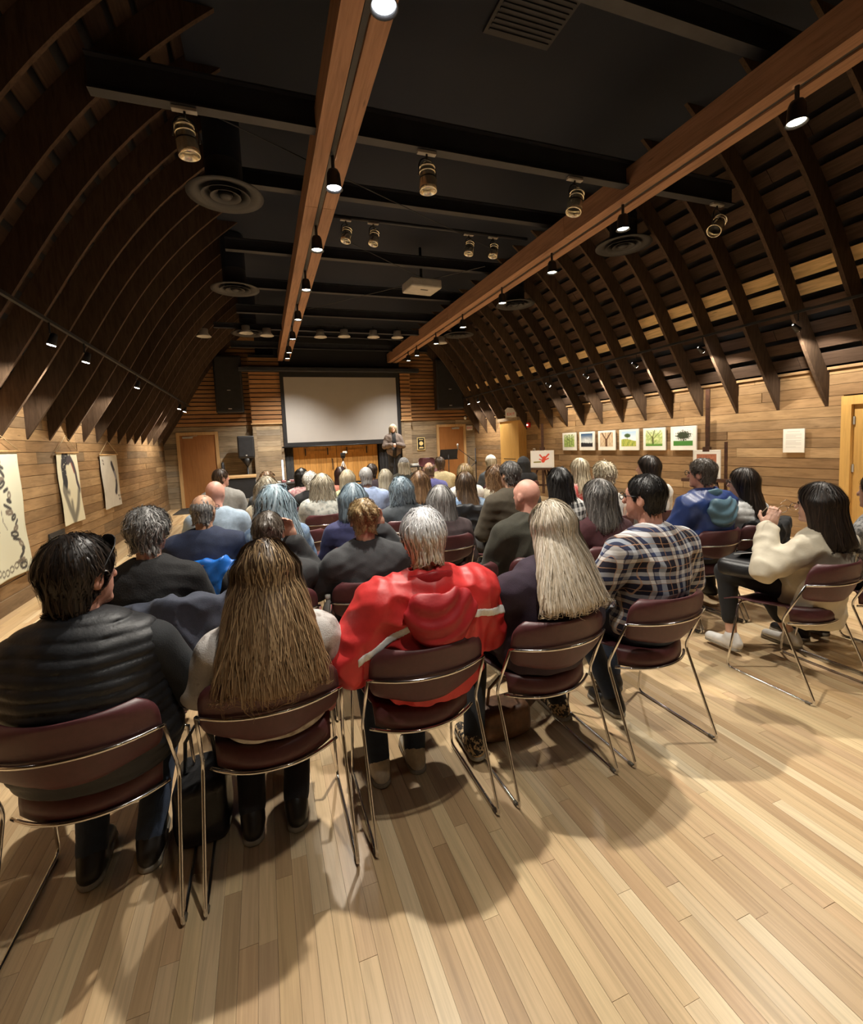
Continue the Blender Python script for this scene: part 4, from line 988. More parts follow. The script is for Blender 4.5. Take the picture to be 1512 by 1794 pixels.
# ---- second row
P('curlgrey', -.59, 1, 1.290, 'woman with short wavy grey hair in a plain black fleece', 'the grey-haired woman in the black fleece',
  H('short', 'grey', t=.026, n=2600, nape=-.065, seed=15, lift=.014, sw=.0024, step=.012, jit=.35, curl=.006, wave=.004), T('fleece', 'black_fleece', e=.024, fold=.005, collar=.035, h=.010), C_['black'], hyaw=-.40, sw=.182, bulk=1.08, hb=.010)
P('tied', .00, 1, 1.214, 'person with tied-back mousy hair resting a cheek on one hand, charcoal jacket', 'the person resting a cheek on one hand',
  H('bun', 'mouse', t=.012, n=1600, nape=-.08, seed=16, bunc=(0, -.10, .05), bunr=(.035, .03, .03), lift=.005), T('greyjacket', 'jacket', e=.028, h=.011), C_['dark_t'], sw=.180, bulk=1.05, hyaw=-.15, hb=.009, arms=dict(el1=(.25, .34, .78), wr1=(.13, .30, 1.01)), hand1=dict(dir=(-.15, .0, 1.), up=(.6, .8, 0), curl=.5))
P('bun', .55, 1, 1.240, 'woman with a golden pinned-up bun in a grey blazer, hand against her face', 'the woman with the golden bun',
  H('bun', 'gold', t=.014, n=2400, nape=-.06, seed=17, bunc=(0, -.085, .045), bunr=(.07, .055, .06), lift=.010, jit=.45, sw=.0022, curl=.003), T('greyblazer', 'blazer', e=.030, fold=.006, collar=.025, h=.010), C_['black'], sw=.195, bulk=1.10, hpit=-.1, hb=.009, arms=dict(el1=(.26, .36, .80), wr1=(.12, .33, 1.02), el0=(-.30, .30, .70)), hand1=dict(dir=(-.1, .0, 1.), up=(.6, .8, 0), curl=.5))
P('baldolive', 1.69, 1, 1.280, 'bald man in a dark olive coat beside the ash-blonde woman', 'the bald man in the dark olive coat',
  None, T('olive', 'coat', e=.034, fold=.007, collar=.04, h=.010, wide=1.1), C_['dark_t'], skin='pink', sw=.200, bulk=1.10, armw=1.15, hyaw=.30, hb=.009)
P('wine', 2.29, 1, 1.238, 'woman with shoulder-length grey-brown hair in a wine-red cardigan', 'the woman in the wine-red cardigan',
  H('bob', 'dgrey', t=.020, L=.215, w=.112, flare=.15, back=-.10, ry=.10, n=2200, seed=19, lift=.014, jit=.16, sw=.0024, wavy=.2), T('maroon', 'cardigan', e=.026, h=.011), C_['dark_t'], sw=.185, bulk=1.12, armw=1.15, hyaw=.2)
P('rain', 3.32, 1, 1.340, 'man with glasses and curly grey-brown hair in a blue rain jacket with a teal hood', 'the man in the blue rain jacket',
  H('short', 'mouse', t=.016, n=1500, nape=-.06, seed=20, lift=.008, jit=.4, curl=.004), T('rain', 'rain_jacket', e=.036, fold=.009, wide=1.1, h=.010, sl=.012, hood=True, hoodz=.02, hoodmat=C_['rain_hood']), C_['dark_t'], arms=dict(el1=(.20, .30, .72)), skin='rosy', sw=.195, bulk=1.1, hyaw=.30, hb=.009, glasses=dict(kind='worn'), eyes=True)
P('darklong', 3.78, 1, 1.232, 'woman with long dark hair and glasses in a pale grey padded vest', 'the long-dark-haired woman in the pale vest',
  H('long', 'dark', t=.016, L=.34, w=.10, flare=.2, back=-.17, ry=.085, n=1800, seed=21, lift=.008, wavy=.1, front=.02), T('grayvest', 'padded_vest', e=.022, quilt=.06, h=.011), C_['black'], arms=dict(el0=(-.18, .30, .66)), sw=.160, hyaw=.40, hb=.010, glasses=dict(kind='worn'), eyes=True)
# ---- third row
P('navy', -.43, 2, 1.266, 'balding man with grey hair fringe and glasses in a navy sweater', 'the balding man in the navy sweater',
  H('balding', 'grey', t=.012, line=.035, n=900, seed=22, lift=.006, jit=.3), T('navy', 'sweater', e=.026), C_['dark_t'], skin='tan', sw=.205, bulk=1.16, armw=1.15, hyaw=-.40, hb=.011, glasses=dict(kind='worn'))
P('bluehair', .06, 2, 1.292, 'woman with very long silvery blue wavy hair', 'the woman with long silvery blue hair',
  H('long', 'blue', t=.020, L=.42, w=.125, flare=.35, back=-.21, ry=.085, n=2600, seed=23, lift=.016, sw=.0032, wavy=.35, jit=.14, front=.02, curl=.004, cf=50), T('denimj', 'denim_top', e=.022), C_['denim'], sw=.175)
P('bluebob', .66, 2, 1.260, 'woman with a blue-grey bob in an indigo sweater', 'the woman in the indigo sweater',
  H('bob', 'bluegrey', t=.024, L=.165, w=.115, flare=.0, back=-.06, ry=.108, n=1600, seed=24, lift=.010, sw=.003), T('indigo', 'sweater', e=.024), C_['dark_t'], sw=.182, bulk=1.08)
P('plumbob', 1.41, 2, 1.190, 'woman with a straight grey bob in a plum-brown top', 'the woman in the plum-brown top',
  H('bob', 'grey', t=.022, L=.19, w=.118, flare=.12, back=-.07, ry=.105, n=1800, seed=25, lift=.010, sw=.0028), T('brown', 'blouse', e=.028, h=.012), C_['dark_t'], sw=.190, bulk=1.16, armw=1.15)
P('olivebrown', 2.10, 2, 1.364, 'tall man with thick grey-brown hair in an olive-brown coat', 'the tall man in the olive-brown coat',
  H('short', 'dgrey', t=.016, n=1300, nape=-.065, seed=26, lift=.008, jit=.3), T('oliveb', 'coat', e=.034, collar=.03), C_['dark_t'], skin='tan', sw=.200, bulk=1.05, hyaw=.2)
P('checks', 2.62, 2, 1.272, 'woman with black wavy hair in a black and white checked shirt', 'the woman in the black and white check',
  H('bob', 'black', t=.020, L=.22, w=.112, flare=.08, back=-.09, ry=.1, n=1600, seed=27, lift=.014, wavy=.3, jit=.15, sw=.003), T('bwplaid', 'checked_shirt', e=.024), C_['dark_t'], sw=.182, bulk=1.05)
P('tank', 3.14, 2, 1.302, 'woman with short golden-blonde hair in a white sleeveless top', 'the short-haired blonde woman in white',
  H('short', 'pale', t=.028, n=1600, nape=-.10, seed=28, lift=.016, jit=.35, sw=.003, curl=.005), T('white', 'sleeveless_top', e=.014, sleeves=False), C_['dark_t'], sw=.165, hyaw=.3)
P('darkwhite', 3.70, 2, 1.330, 'woman with smooth dark hair and a white jacket collar behind the checked flannel man', 'the smooth-dark-haired woman in white',
  H('bob', 'dark', t=.018, L=.15, w=.10, back=-.05, ry=.10, n=1400, seed=29, lift=.006, front=.02), T('white', 'white_jacket', e=.030, collar=.05), C_['dark_t'], sw=.18, hyaw=.55, hb=.010)
# ---- fourth row
P('baldblue', -.43, 3, 1.298, 'bald man in a pale blue shirt left of the silvery blue hair', 'the bald man in the pale blue shirt',
  None, T('ltblue', 'shirt', e=.024, collar=.02), C_['denim'], skin='pink', sw=.205, bulk=1.14, hyaw=-.45)
P('wavybob', 1.34, 3, 1.216, 'woman with a tousled grey wavy bob in a dark navy top', 'the woman with the tousled grey bob',
  H('bob', 'bluegrey', t=.026, L=.15, w=.115, back=-.05, ry=.108, n=1400, seed=31, lift=.018, wavy=.45, jit=.25, sw=.0035, curl=.006), T('slate', 'top', e=.026), sw=.185, bulk=1.08)
P('denim', 2.07, 3, 1.224, 'woman with long brown hair in a faded denim jacket', 'the woman in the denim jacket',
  H('long', 'brown', t=.016, L=.33, w=.105, flare=.15, back=-.17, ry=.08, n=1300, seed=32, sw=.003, lift=.01, wavy=.15), T('denimj', 'denim_jacket', e=.026), C_['denim'], sw=.178)
P('floral', 3.58, 3, 1.294, 'woman with long pale-blonde hair in a coral flowered top near the wall', 'the woman in the coral flowered top',
  H('long', 'pale', t=.018, L=.26, w=.10, flare=.1, back=-.13, ry=.085, n=1300, seed=33, sw=.003, lift=.012), T('floral', 'flowered_top', e=.022), sw=.17)
# ---- fifth row
P('wheatcurl', .02, 4, 1.256, 'woman with thick wavy wheat-grey hair behind the silvery blue hair', 'the woman with thick wheat-grey hair',
  H('bob', 'wheat', t=.030, L=.26, w=.13, flare=.15, back=-.10, ry=.11, n=1300, seed=34, sw=.0036, wavy=.4, jit=.2, curl=.006, lift=.018), T('creamk', 'knit', e=.024), sw=.175)
P('silver', .64, 4, 1.252, 'woman with wavy silver hair in a silver patterned knit wrap', 'the woman in the silver patterned knit',
  H('bob', 'wheat', t=.026, L=.20, w=.125, flare=.25, back=-.08, ry=.11, n=1500, seed=35, sw=.0036, wavy=.35, jit=.2, lift=.016), T('silverp', 'knit_wrap', e=.036, wide=1.1), sw=.195, bulk=1.12)
P('bluestripe', 1.17, 4, 1.300, 'man with close-cropped grey hair in a blue shirt', 'the crop-haired man in the blue shirt',
  H('short', 'grey', t=.006, n=700, nape=-.08, seed=36, lift=.002, step=.006), T('bluestripe', 'shirt', e=.026, collar=.03), C_['denim'], skin='tan', sw=.21, bulk=1.15)
P('auburn', 1.86, 4, 1.212, 'woman with long auburn hair in a dark top', 'the woman with long auburn hair',
  H('long', 'auburn', t=.020, L=.26, w=.12, flare=.2, back=-.12, ry=.09, n=1300, seed=37, sw=.0036, lift=.012, wavy=.2), T('slate', 'top', e=.024), sw=.178)
P('blondfar', 2.49, 4, 1.270, 'woman with long golden-blonde hair just left of the curly-haired woman', 'the golden-blonde woman',
  H('long', 'gold', t=.016, L=.26, w=.10, flare=.1, back=-.12, ry=.085, n=1000, seed=38, sw=.0036), T('white', 'top', e=.024), sw=.175)
P('curlbrown', 2.93, 4, 1.216, 'woman with curly light-brown hair in a cream knit', 'the curly-haired woman in cream',
  H('bob', 'auburn', t=.026, L=.22, w=.12, flare=.1, back=-.09, ry=.1, n=1400, seed=39, sw=.004, wavy=.8, jit=.4, curl=.010, lift=.02), T('creamk', 'knit', e=.028), sw=.178)
# ---- farther rows
P('profile', -.53, 5, 1.346, 'man with short brown hair turned in profile, heather grey jacket', 'the man turned in profile',
  H('short', 'brown', t=.014, n=700, nape=-.08, seed=40, lift=.006, sw=.003), T('heather', 'jacket', e=.03), skin='rosy', sw=.195, hyaw=-1.0, hb=.014, lean=.05)
P('whitehair', .59, 5, 1.243, 'woman with short snow-white hair in a black jacket', 'the snow-white-haired woman',
  H('short', 'white', t=.026, n=1000, nape=-.10, seed=41, sw=.0036, lift=.014, jit=.3), T('black', 'jacket', e=.026), sw=.18)
P('sage', 1.10, 5, 1.235, 'woman with a straight blonde bob in a sage green top', 'the woman in the sage green top',
  H('bob', 'pale', t=.020, L=.16, w=.108, back=-.05, ry=.1, n=900, seed=42, sw=.0036), T('sage', 'top', e=.024), sw=.178)
P('lace', 1.65, 5, 1.210, 'woman with straight ash hair over a taupe lace top', 'the woman in the taupe lace top',
  H('long', 'wheat', t=.016, L=.20, w=.10, back=-.09, ry=.09, n=900, seed=43, sw=.0036), T('lace', 'lace_top', e=.022), sw=.175)
P('violet', 2.33, 5, 1.276, 'balding man with brown hair in a violet-blue shirt', 'the balding man in the violet-blue shirt',
  H('balding', 'brown', t=.008, line=.03, n=400, seed=44, sw=.003), T('violet', 'shirt', e=.026, collar=.02), skin='tan', sw=.20, bulk=1.05)
P('curlback', .03, 5, 1.274, 'woman with short curly brown hair behind the wheat-grey hair', 'the woman with short curly brown hair',
  H('short', 'auburn', t=.028, n=900, nape=-.09, seed=45, sw=.004, jit=.5, curl=.008, lift=.016), T('slate', 'top', e=.024), sw=.175)
P('pinktop', .55, 6, 1.248, 'woman with dark pinned-up curls in a pink flowered top', 'the woman in the pink flowered top',
  H('bob', 'black', t=.022, L=.15, w=.10, back=-.05, ry=.09, n=900, seed=46, sw=.004, wavy=.6, jit=.4, curl=.008), T('pinkp', 'flowered_top', e=.022), sw=.17)
P('coral', 1.16, 6, 1.240, 'woman with dark chestnut hair in a coral top', 'the woman in the coral top',
  H('bob', 'redbrown', t=.018, L=.18, w=.10, back=-.07, ry=.09, n=700, seed=47, sw=.004), T('coral', 'top', e=.022), skin='tan', sw=.17)
P('darkfar', 1.67, 6, 1.266, 'short dark-haired person in a dark plum top in the front row', 'the dark-haired person in plum',
  H('short', 'dark', t=.018, n=500, nape=-.085, seed=48, sw=.004), T('plum', 'top', e=.024), sw=.175)
P('tan', 2.87, 6, 1.316, 'man with short brown hair in a tan shirt beside the music stand', 'the man in the tan shirt',
  H('short', 'brown', t=.014, n=500, nape=-.08, seed=49, sw=.004), T('tan', 'shirt', e=.026, collar=.02), sw=.195)
P('caplady', 3.85, 6, 1.286, 'woman with pale hair in a white cap and slate jacket', 'the woman in the white cap',
  H('long', 'pale', t=.012, L=.22, w=.09, back=-.10, ry=.08, n=600, seed=50, sw=.004), T('slate', 'jacket', e=.026), sw=.17)
P('hoodie', 4.52, 6, 1.232, 'person in a black hooded top with the hood up, near the leaf picture', 'the person in the black hood',
  dict(kind='bob', mat=C_['black'], t=.030, L=.16, w=.115, back=-.06, ry=.11, n=0, seed=51), T('black', 'hooded_top', e=.03), sw=.185)
P('beanie', 2.50, 7, 1.292, 'person in a grey knit beanie with wheat-coloured hair below it', 'the person in the grey beanie',
  H('bob', 'wheat', t=.014, L=.20, w=.11, back=-.08, ry=.1, n=700, seed=52, sw=.004), T('olive', 'jacket', e=.026), sw=.18)
def hat(key, name, mat, t, low, h=.012):
    root, q = PEOPLE[key]; hc, HR = q['hc'], q['HR']
    def f(Pt):
        Q = (Pt - hc) @ HR; d = ell(Q, (0, -.012, .026), (.077 + t, .097 + t, .095 + t * 1.15)); return smax(d, (low - Q[:, 2]) - .25 * Q[:, 1], .008) - .0015 * np.sin(np.arctan2(Q[:, 0], Q[:, 1]) * 36)
    return soft(name, f, hc - .2, hc + .2, h, mat, root)
hat('beanie', 'knit_beanie', C_['tweed'], .026, .01); hat('caplady', 'white_cap', C_['white'], .022, .03)
# ---- the speaker on the stage
PEOPLE['speaker'] = person(dict(x=3.60, y=13.15, z=.42, rz=pi - .15, ht=1.715, stand=True, h=.014, hb=.011, sw=.178, label='woman with long white-blonde hair standing on stage, hands clasped, grey coat over black', skin='fair', eyes=True, chair=False,
    hair=H('long', 'pale', t=.016, L=.30, w=.108, flare=.1, back=-.05, ry=.08, thin=.2, front=.005, n=1500, seed=60, sw=.003, lift=.008), top=dict(mat=cloth('taupe_coat', (.13, .10, .085)), name='open_coat', e=.030, skirt=.95, hem=.78, collar=.02, fold=.006, bands=[dict(name='black_dress', mat=C_['black'], h=.012, f=lambda Q: np.maximum(np.abs(Q[:, 0]) - .06, .02 - Q[:, 1]))]), pants=C_['black'], shoe=SH['dark'],
    arms=dict(el0=(-.27, .03, 1.09), el1=(.27, .03, 1.09), wr0=(-.07, .24, 1.13), wr1=(.07, .24, 1.13)), hand0=dict(dir=(1, .25, 0), up=(0, 1, .3), curl=.6), hand1=dict(dir=(-1, .25, 0), up=(0, 1, .3), curl=.6), hpit=.05))
# other empty chairs between the sitters
for (x, row, lab) in ((1.14, 1, 'empty maroon stacking chair between the grey blazer and the dark olive coat'), (2.83, 1, 'empty maroon stacking chair left of the blue rain jacket'), (.30, 3, 'empty maroon stacking chair right of the silvery blue hair'), (2.42, 0, None)):
    if lab: chair(x, ROW(row), lab)
# ================================================================== STAGE END
def simple(name, label, cat, parts, loc=(0, 0, 0), rz=0., group=None):
    r = tag(empty(name, loc, rz), label, cat, group)
    for (pn, mb, mat, sm) in parts: mb.build(pn, mat, r, sm)
    return r
def rbox(lo, hi, r=.01, seg=2):
    bm = bmesh.new(); bmesh.ops.create_cube(bm, size=1.); lo = Vector(lo); hi = Vector(hi)
    for v in bm.verts: v.co = Vector((v.co[i] * (hi[i] - lo[i]) + (hi[i] + lo[i]) / 2 for i in range(3)))
    bmesh.ops.bevel(bm, geom=list(bm.edges), offset=r, segments=seg, affect='EDGES', profile=.5)
    V = [v.co[:] for v in bm.verts]; bm.verts.index_update(); F = [tuple(v.index for v in f.verts) for f in bm.faces]; bm.free(); return MB().add(V, F)
simple('projection_screen', 'wide pale projection screen with black border above the golden double doors', 'screen', [
    ('surface', MB().box((-1.695, -.004, 1.74), (1.695, .004, 3.655)), M['screen'], False),
    ('border', MB().box((-1.80, -.006, 3.655), (1.80, .006, 3.80)), M['black_cloth'], False), ('border', MB().box((-1.80, -.006, 1.62), (1.80, .006, 1.74)), M['black_cloth'], False),
    ('border', MB().box((-1.80, -.006, 1.74), (-1.695, .006, 3.655)), M['black_cloth'], False), ('border', MB().box((1.695, -.006, 1.74), (1.80, .006, 3.655)), M['black_cloth'], False),
    ('weight_bar', MB().tube([(-1.86, 0, 1.615), (1.86, 0, 1.615)], .022, 8), M['black_matte'], True),
    ('case', rbox((-2.9, -.14, 3.80), (2.45, .08, 3.93), .02), M['steel_dark'], False)], (2.415, 14.40, 0))
st = tag(empty('stage', (2.6, 13.45, 0)), 'low black-fronted wooden stage in front of the double doors', 'stage')
for k in range(16): MB().box((-2.2 + k * .2875, -1.0, .40), (-2.2 + k * .2875 + .284, 1.05, .42)).build('deck_board', M['barn_door'], st)
MB().box((-2.18, -.98, 0), (2.38, 1.03, .399)).build('skirt', M['black_cloth'], st)
def drape(x0, x1, label):
    n = 40; V = []; F = []
    for i in range(n + 1):
        a = i / n; x = x0 + (x1 - x0) * a; y = 14.70 + .03 * math.sin(a * 40)
        V += [(x, y, .01), (x, y, 2.28), (x, y + .012, .01), (x, y + .012, 2.28)]
    for i in range(n):
        b = 4 * i; F += [(b, b + 4, b + 5, b + 1), (b + 2, b + 3, b + 7, b + 6)]
    tag(MB().add(V, F).build('stage_curtain', M['black_cloth'], None, True), label, 'curtain', 'black stage curtains')
drape(.645, .87, 'black stage curtain left of the golden double doors'); drape(3.53, 4.26, 'black stage curtain behind the standing speaker')
# loudspeakers
def hung(x0, x1, z0, z1, y0, y1, label, rz=0.):
    w_ = (x1 - x0) / 2; d = (y1 - y0) / 2
    r = simple('hanging_loudspeaker', label, 'loudspeaker', [('cabinet', rbox((-w_, -d, z0), (w_, d, z1), .03), M['black_matte'], False), ('grille', rbox((-w_ + .04, -d - .02, z0 + .05), (w_ - .04, -d + .01, z1 - .05), .01), M['black_cloth'], False),
        ('badge', MB().box((-.045, -d - .024, z0 + .1), (.045, -d - .019, z0 + .125)), M['silver'], False), ('badge', MB().box((-.045, -d - .024, z0 + .62), (.045, -d - .019, z0 + .64)), M['silver'], False),
        ('bracket', MB().box((-.05, d, z0 + .5), (.05, d + .16, z0 + .62)), M['steel_dark'], False), ('bracket', MB().box((-.05, d, z1 - .5), (.05, d + .16, z1 - .38)), M['steel_dark'], False)], ((x0 + x1) / 2, (y0 + y1) / 2, 0), rz)
hung(-1.13, -.40, 2.65, 4.25, 14.4, 14.68, 'tall black loudspeaker hung on the slatted wall left of the screen')
hung(5.42, 6.30, 2.62, 4.2, 14.05, 14.55, 'tall black loudspeaker hung on the slatted wall right of the screen', -.18)
b = MB().prism([(-.22, 0), (.22, 0), (.22, .62), (-.22, .62)], -.2, .16, (0, 2, 1))
simple('pole_loudspeaker', 'black loudspeaker on a pole stand below the left wing panel', 'loudspeaker', [('cabinet', rbox((-.22, -.2, 1.35), (.22, .16, 1.98), .03), M['black_matte'], False), ('grille', rbox((-.19, -.215, 1.40), (.19, -.19, 1.94), .008), M['black_cloth'], False), ('badge', MB().box((-.02, -.222, 1.42), (.02, -.214, 1.45)), M['silver'], False),
    ('mount_cone', MB().lathe([(.04, 1.12), (.05, 1.16), (.19, 1.35)], 16), M['black_matte'], True), ('pole', MB().tube([(0, 0, .1), (0, 0, 1.14)], .022, 10), M['black_matte'], True)] + [('leg', MB().tube([(0, 0, .55), (.42 * math.cos(a), .42 * math.sin(a), .02)], .014, 8), M['black_matte'], True) for a in (.5, 2.6, 4.7)], (-.42, 14.25, 0))
simple('side_platform', 'black-fronted wooden-topped platform left of the stage', 'platform', [('top', MB().box((-.33, -.45, .85), (.40, .40, .90)), M['trim_wood'], False), ('front_panel', MB().box((-.31, -.43, .30), (.38, .38, .85)), M['black_cloth'], False), ('plinth', MB().box((-.16, -.48, 0), (.34, .36, .30)), M['grey_box'], False)], (-.60, 13.70, 0))
simple('hand_rail', 'dark metal hand rail post beside the left platform', 'hand rail', [('post', MB().tube([(0, 0, 0), (0, 0, 1.22), (0, .05, 1.27), (0, .3, 1.27), (0, .35, 1.22), (0, .35, 0)], .025, 8), M['steel_dark'], True), ('base', MB().box((-.06, -.06, 0), (.06, .06, .012)), M['steel_dark'], False)], (-.98, 13.0, 0))
simple('equipment_table', 'black draped equipment table at the left front of the stage', 'table', [('top', rbox((-.28, -.3, .71), (.45, .3, .74), .005), M['black_matte'], False), ('skirt', MB().box((-.27, -.29, .02), (.44, .29, .71)), M['black_cloth'], False)], (.28, 12.0, 0))
for k, (dx, dy, s) in enumerate(((.05, -.1, .04), (.17, .05, .05), (.28, -.12, .035), (.36, .08, .05))):
    tag(rbox((-s, -s, 0), (s, s, s * 1.1), .008).build('small_box', M['white'] if k % 2 == 0 else M['pink'], None, loc=(.28 + dx, 12.0 + dy, .741)), ('small white box at the left on the black draped table', 'small pink box in the middle of the black draped table', 'small white box in the middle of the black draped table', 'small pink box at the right on the black draped table')[k], 'box', 'boxes on the black draped table')
simple('upright_monitor', 'narrow monitor seen edge-on, glowing white, beside the left curtain', 'monitor', [('panel', rbox((-.02, -.02, .35), (.02, .02, .86), .004), emit('monitor_glow', (.9, .95, 1.), 1.6), False), ('back', MB().box((-.024, .02, .34), (.024, .035, .87)), M['black_matte'], False), ('stand', MB().box((-.06, -.06, 0), (.06, .06, .35)), M['black_matte'], False)], (.47, 12.75, .42))
simple('camera_tripod', 'tripod with a small video camera in front of the golden doors', 'tripod', [('leg', MB().tube([(0, 0, .75), (.30 * math.cos(a), .30 * math.sin(a), .01)], .013, 6), M['silver'], True) for a in (.4, 2.5, 4.6)] + [('column', MB().tube([(0, 0, .62), (0, 0, .84)], .016, 8), M['black_matte'], True), ('head', rbox((-.05, -.05, .82), (.05, .05, .88), .01), M['black_matte'], False), ('camera', rbox((-.06, -.09, .88), (.06, .08, .97), .015), M['black_matte'], False), ('light', rbox((.0, -.06, .95), (.11, .0, 1.01), .01), M['white'], False)], (2.08, 12.95, .42))
simple('music_stand', 'black music stand in front of the far right wooden door', 'music stand', [('desk', MB().prism([(-.26, -.12), (.24, -.14), (.27, .12), (-.22, .12)], -.008, .008, (0, 2, 1)), M['black_matte'], False), ('lip', MB().box((-.26, -.05, -.15), (.24, -.0, -.125)), M['black_matte'], False), ('post', MB().tube([(0, 0, -.02), (0, .02, -1.22)], .012, 8), M['black_matte'], True)] + [('leg', MB().tube([(0, .02, -1.12), (.25 * math.cos(a), .25 * math.sin(a), -1.235)], .009, 6), M['black_matte'], True) for a in (.3, 2.4, 4.5)], (4.64, 11.5, 1.245))
simple('microphone_stand', 'microphone boom stand beside the music stand', 'microphone stand', [('post', MB().tube([(0, 0, .02), (0, 0, 1.15)], .011, 8), M['steel_dark'], True), ('boom', MB().tube([(.15, 0, 1.02), (-.32, -.05, 1.36)], .008, 6), M['steel_dark'], True), ('microphone', MB().lathe([(.012, 0), (.018, .1), (.028, .12), (.03, .15), (.015, .175)], 12, c=(-.34, -.05, 1.33)), M['silver'], True), ('base', MB().lathe([(.15, 0), (.15, .015), (.02, .03)], 20), M['steel_dark'], True)], (5.32, 11.7, 0))
simple('boom_stand', 'second dark boom stand next to the microphone stand', 'microphone stand', [('post', MB().tube([(0, 0, .02), (0, 0, 1.36)], .014, 8), M['steel_dark'], True), ('collar', MB().lathe([(.025, .92), (.025, 1.02)], 10), M['steel_dark'], True), ('boom', MB().tube([(-.2, 0, .82), (.02, 0, .96)], .009, 6), M['steel_dark'], True), ('base', MB().lathe([(.15, 0), (.15, .015), (.02, .03)], 20), M['steel_dark'], True)], (5.62, 11.9, 0))
ch = chair(4.05, 11.2, 'maroon stacking chair facing the audience beside the music stand', pi); ch.location.z = .0; ch.scale = (1.0, 1.0, 1.0); ch.location = (4.08, 11.75, .38)
rs = simple('riser_block', 'low dark riser under the maroon chair beside the music stand', 'riser', [('body', MB().box((-.45, -.75, 0), (.45, .3, .36)), M['black_paint'], False), ('top', MB().box((-.46, -.76, .36), (.46, .31, .38)), M['black_matte'], False)], (4.08, 11.75, 0))
simple('reading_table', 'small dark table left of the far maroon chair', 'table', [('top', MB().box((-.22, -.2, .93), (.22, .2, .96)), M['black_matte'], False)] + [('leg', MB().box((sx * .19 - .015, sy * .17 - .015, 0), (sx * .19 + .015, sy * .17 + .015, .93)), M['black_matte'], False) for sx in (-1, 1) for sy in (-1, 1)], (3.80, 12.0, 0))
tag(MB().box((-.13, -.1, 0), (.13, .1, .05)).build('paper_stack', M['paper'], None, loc=(3.86, 11.95, .961)), 'stack of white paper on the small dark table', 'paper')
simple('wall_plaque', 'black plaque with gold border and disc on the end wall', 'plaque', [('board', MB().box((-.135, -.02, -.21), (.135, 0, .21)), M['gold'], False), ('face', MB().box((-.115, -.023, -.19), (.115, -.0201, .19)), M['black_matte'], False), ('disc', MB().lathe([(.001, -.001), (.07, 0), (.07, .003), (.001, .004)], 24, R=np.array([[1, 0, 0], [0, 0, -1], [0, 1, 0]]), c=(0, -.0235, .015)), M['gold'], False), ('lettering', MB().box((-.08, -.0245, -.15), (.08, -.0232, -.125)).box((-.06, -.0245, -.118), (.06, -.0232, -.10)).box((-.07, -.0245, .13), (.07, -.0232, .15)), M['gold'], False)], (4.995, 14.80, 1.54))
def exit_sign(loc, rz, w_, h_, label):
    r = simple('exit_sign', label, 'exit sign', [('housing', rbox((-w_ / 2, -.03, -h_ / 2), (w_ / 2, .03, h_ / 2), .008), M['white'], False)], loc, rz)
    text_mesh('lettering', 'EXIT', h_ * .62, M['red'], r, (0, -.032, 0), (pi / 2, 0, 0)); return r
ex = exit_sign((6.62, 11.62, 2.255), -.45, .30, .17, 'white exit sign with red letters above the golden exit doorway')
MB().prism([(-.15, .085), (.13, .085), (.06, .17), (-.09, .19), (-.17, .12)], -.02, .05, (0, 2, 1)).build('emergency_lamp', M['white'], ex)
exit_sign((6.785, 14.79, 2.015), 0, .22, .16, 'small exit sign at the upper right of the far wooden door')
simple('alarm_strobe', 'small red fire alarm strobe right of the golden exit doorway', 'alarm', [('plate', rbox((-.03, -.06, -.07), (.03, .06, .07), .01), M['red'], False), ('lamp', rbox((-.05, -.02, -.02), (-.025, .02, .02), .006), emit('strobe_glow', (1., .7, .5), 3.), False)], (6.95, 11.25, 1.93))
tag(MB().lathe([(.055, 0), (.06, .02), (.05, .05), (.02, .065)], 16, R=np.array([[1, 0, 0], [0, 0, -1], [0, 1, 0]])).build('motion_sensor', M['white'], None, True, loc=(6.63, 14.775, 2.36)), 'small white motion sensor above the far right door', 'sensor')
simple('wall_outlet', 'white wall outlet left of the leaf picture easel', 'outlet', [('plate', rbox((-.01, -.05, -.07), (.01, .05, .07), .004), M['white'], False), ('socket', MB().box((-.012, -.025, -.035), (-.009, .025, .035)), M['black_matte'], False)], (6.955, 11.0, 1.22))
tag(rbox((-.55, -.7, 0), (.62, .7, .012), .004).build('door_mat', M['mat_floor'], None, loc=(-1.72, 14.05, .001)), 'dark door mat in front of the left corner door', 'mat')

# ================================================================== PICTURES ON THE RIGHT WALL
def mixc(a, b, t): t = np.clip(t, 0, 1)[:, None]; return np.array(a) * (1 - t) + np.array(b) * t
def fb(u, v, s, seed): return .5 + .5 * (vnoise(u, v, s, seed) + .6 * vnoise(u, v, s * 2.3, seed + 1) + .4 * vnoise(u, v, s * 5, seed + 2))
def seg_d(u, v, p, q):
    px, py = q[0] - p[0], q[1] - p[1]; t = np.clip(((u - p[0]) * px + (v - p[1]) * py) / (px * px + py * py + 1e-9), 0, 1); return np.hypot(u - p[0] - t * px, v - p[1] - t * py)
def stroke(c, u, v, pts, w_, col, soft_=.006):
    d = np.min([seg_d(u, v, pts[i], pts[i + 1]) for i in range(len(pts) - 1)], 0); return mixc_arr(c, col, np.clip((w_ - d) / soft_, 0, 1))
def mixc_arr(c, col, t): return c * (1 - t[:, None]) + np.array(col) * t[:, None]
def art1(u, v):
    c = mixc((.10, .22, .03), (.55, .66, .22), fb(u, v, 5, 1)); c = mixc_arr(c, (.75, .80, .70), np.clip((v - .6) * 3, 0, 1) * (fb(u, v, 7, 9) > .5))
    for p in (((.3, .1), (.35, .9)), ((.55, 0), (.5, .95)), ((.75, .2), (.8, 1)), ((.5, .5), (.2, .9))): c = stroke(c, u, v, p, .022, (.05, .06, .02))
    return c
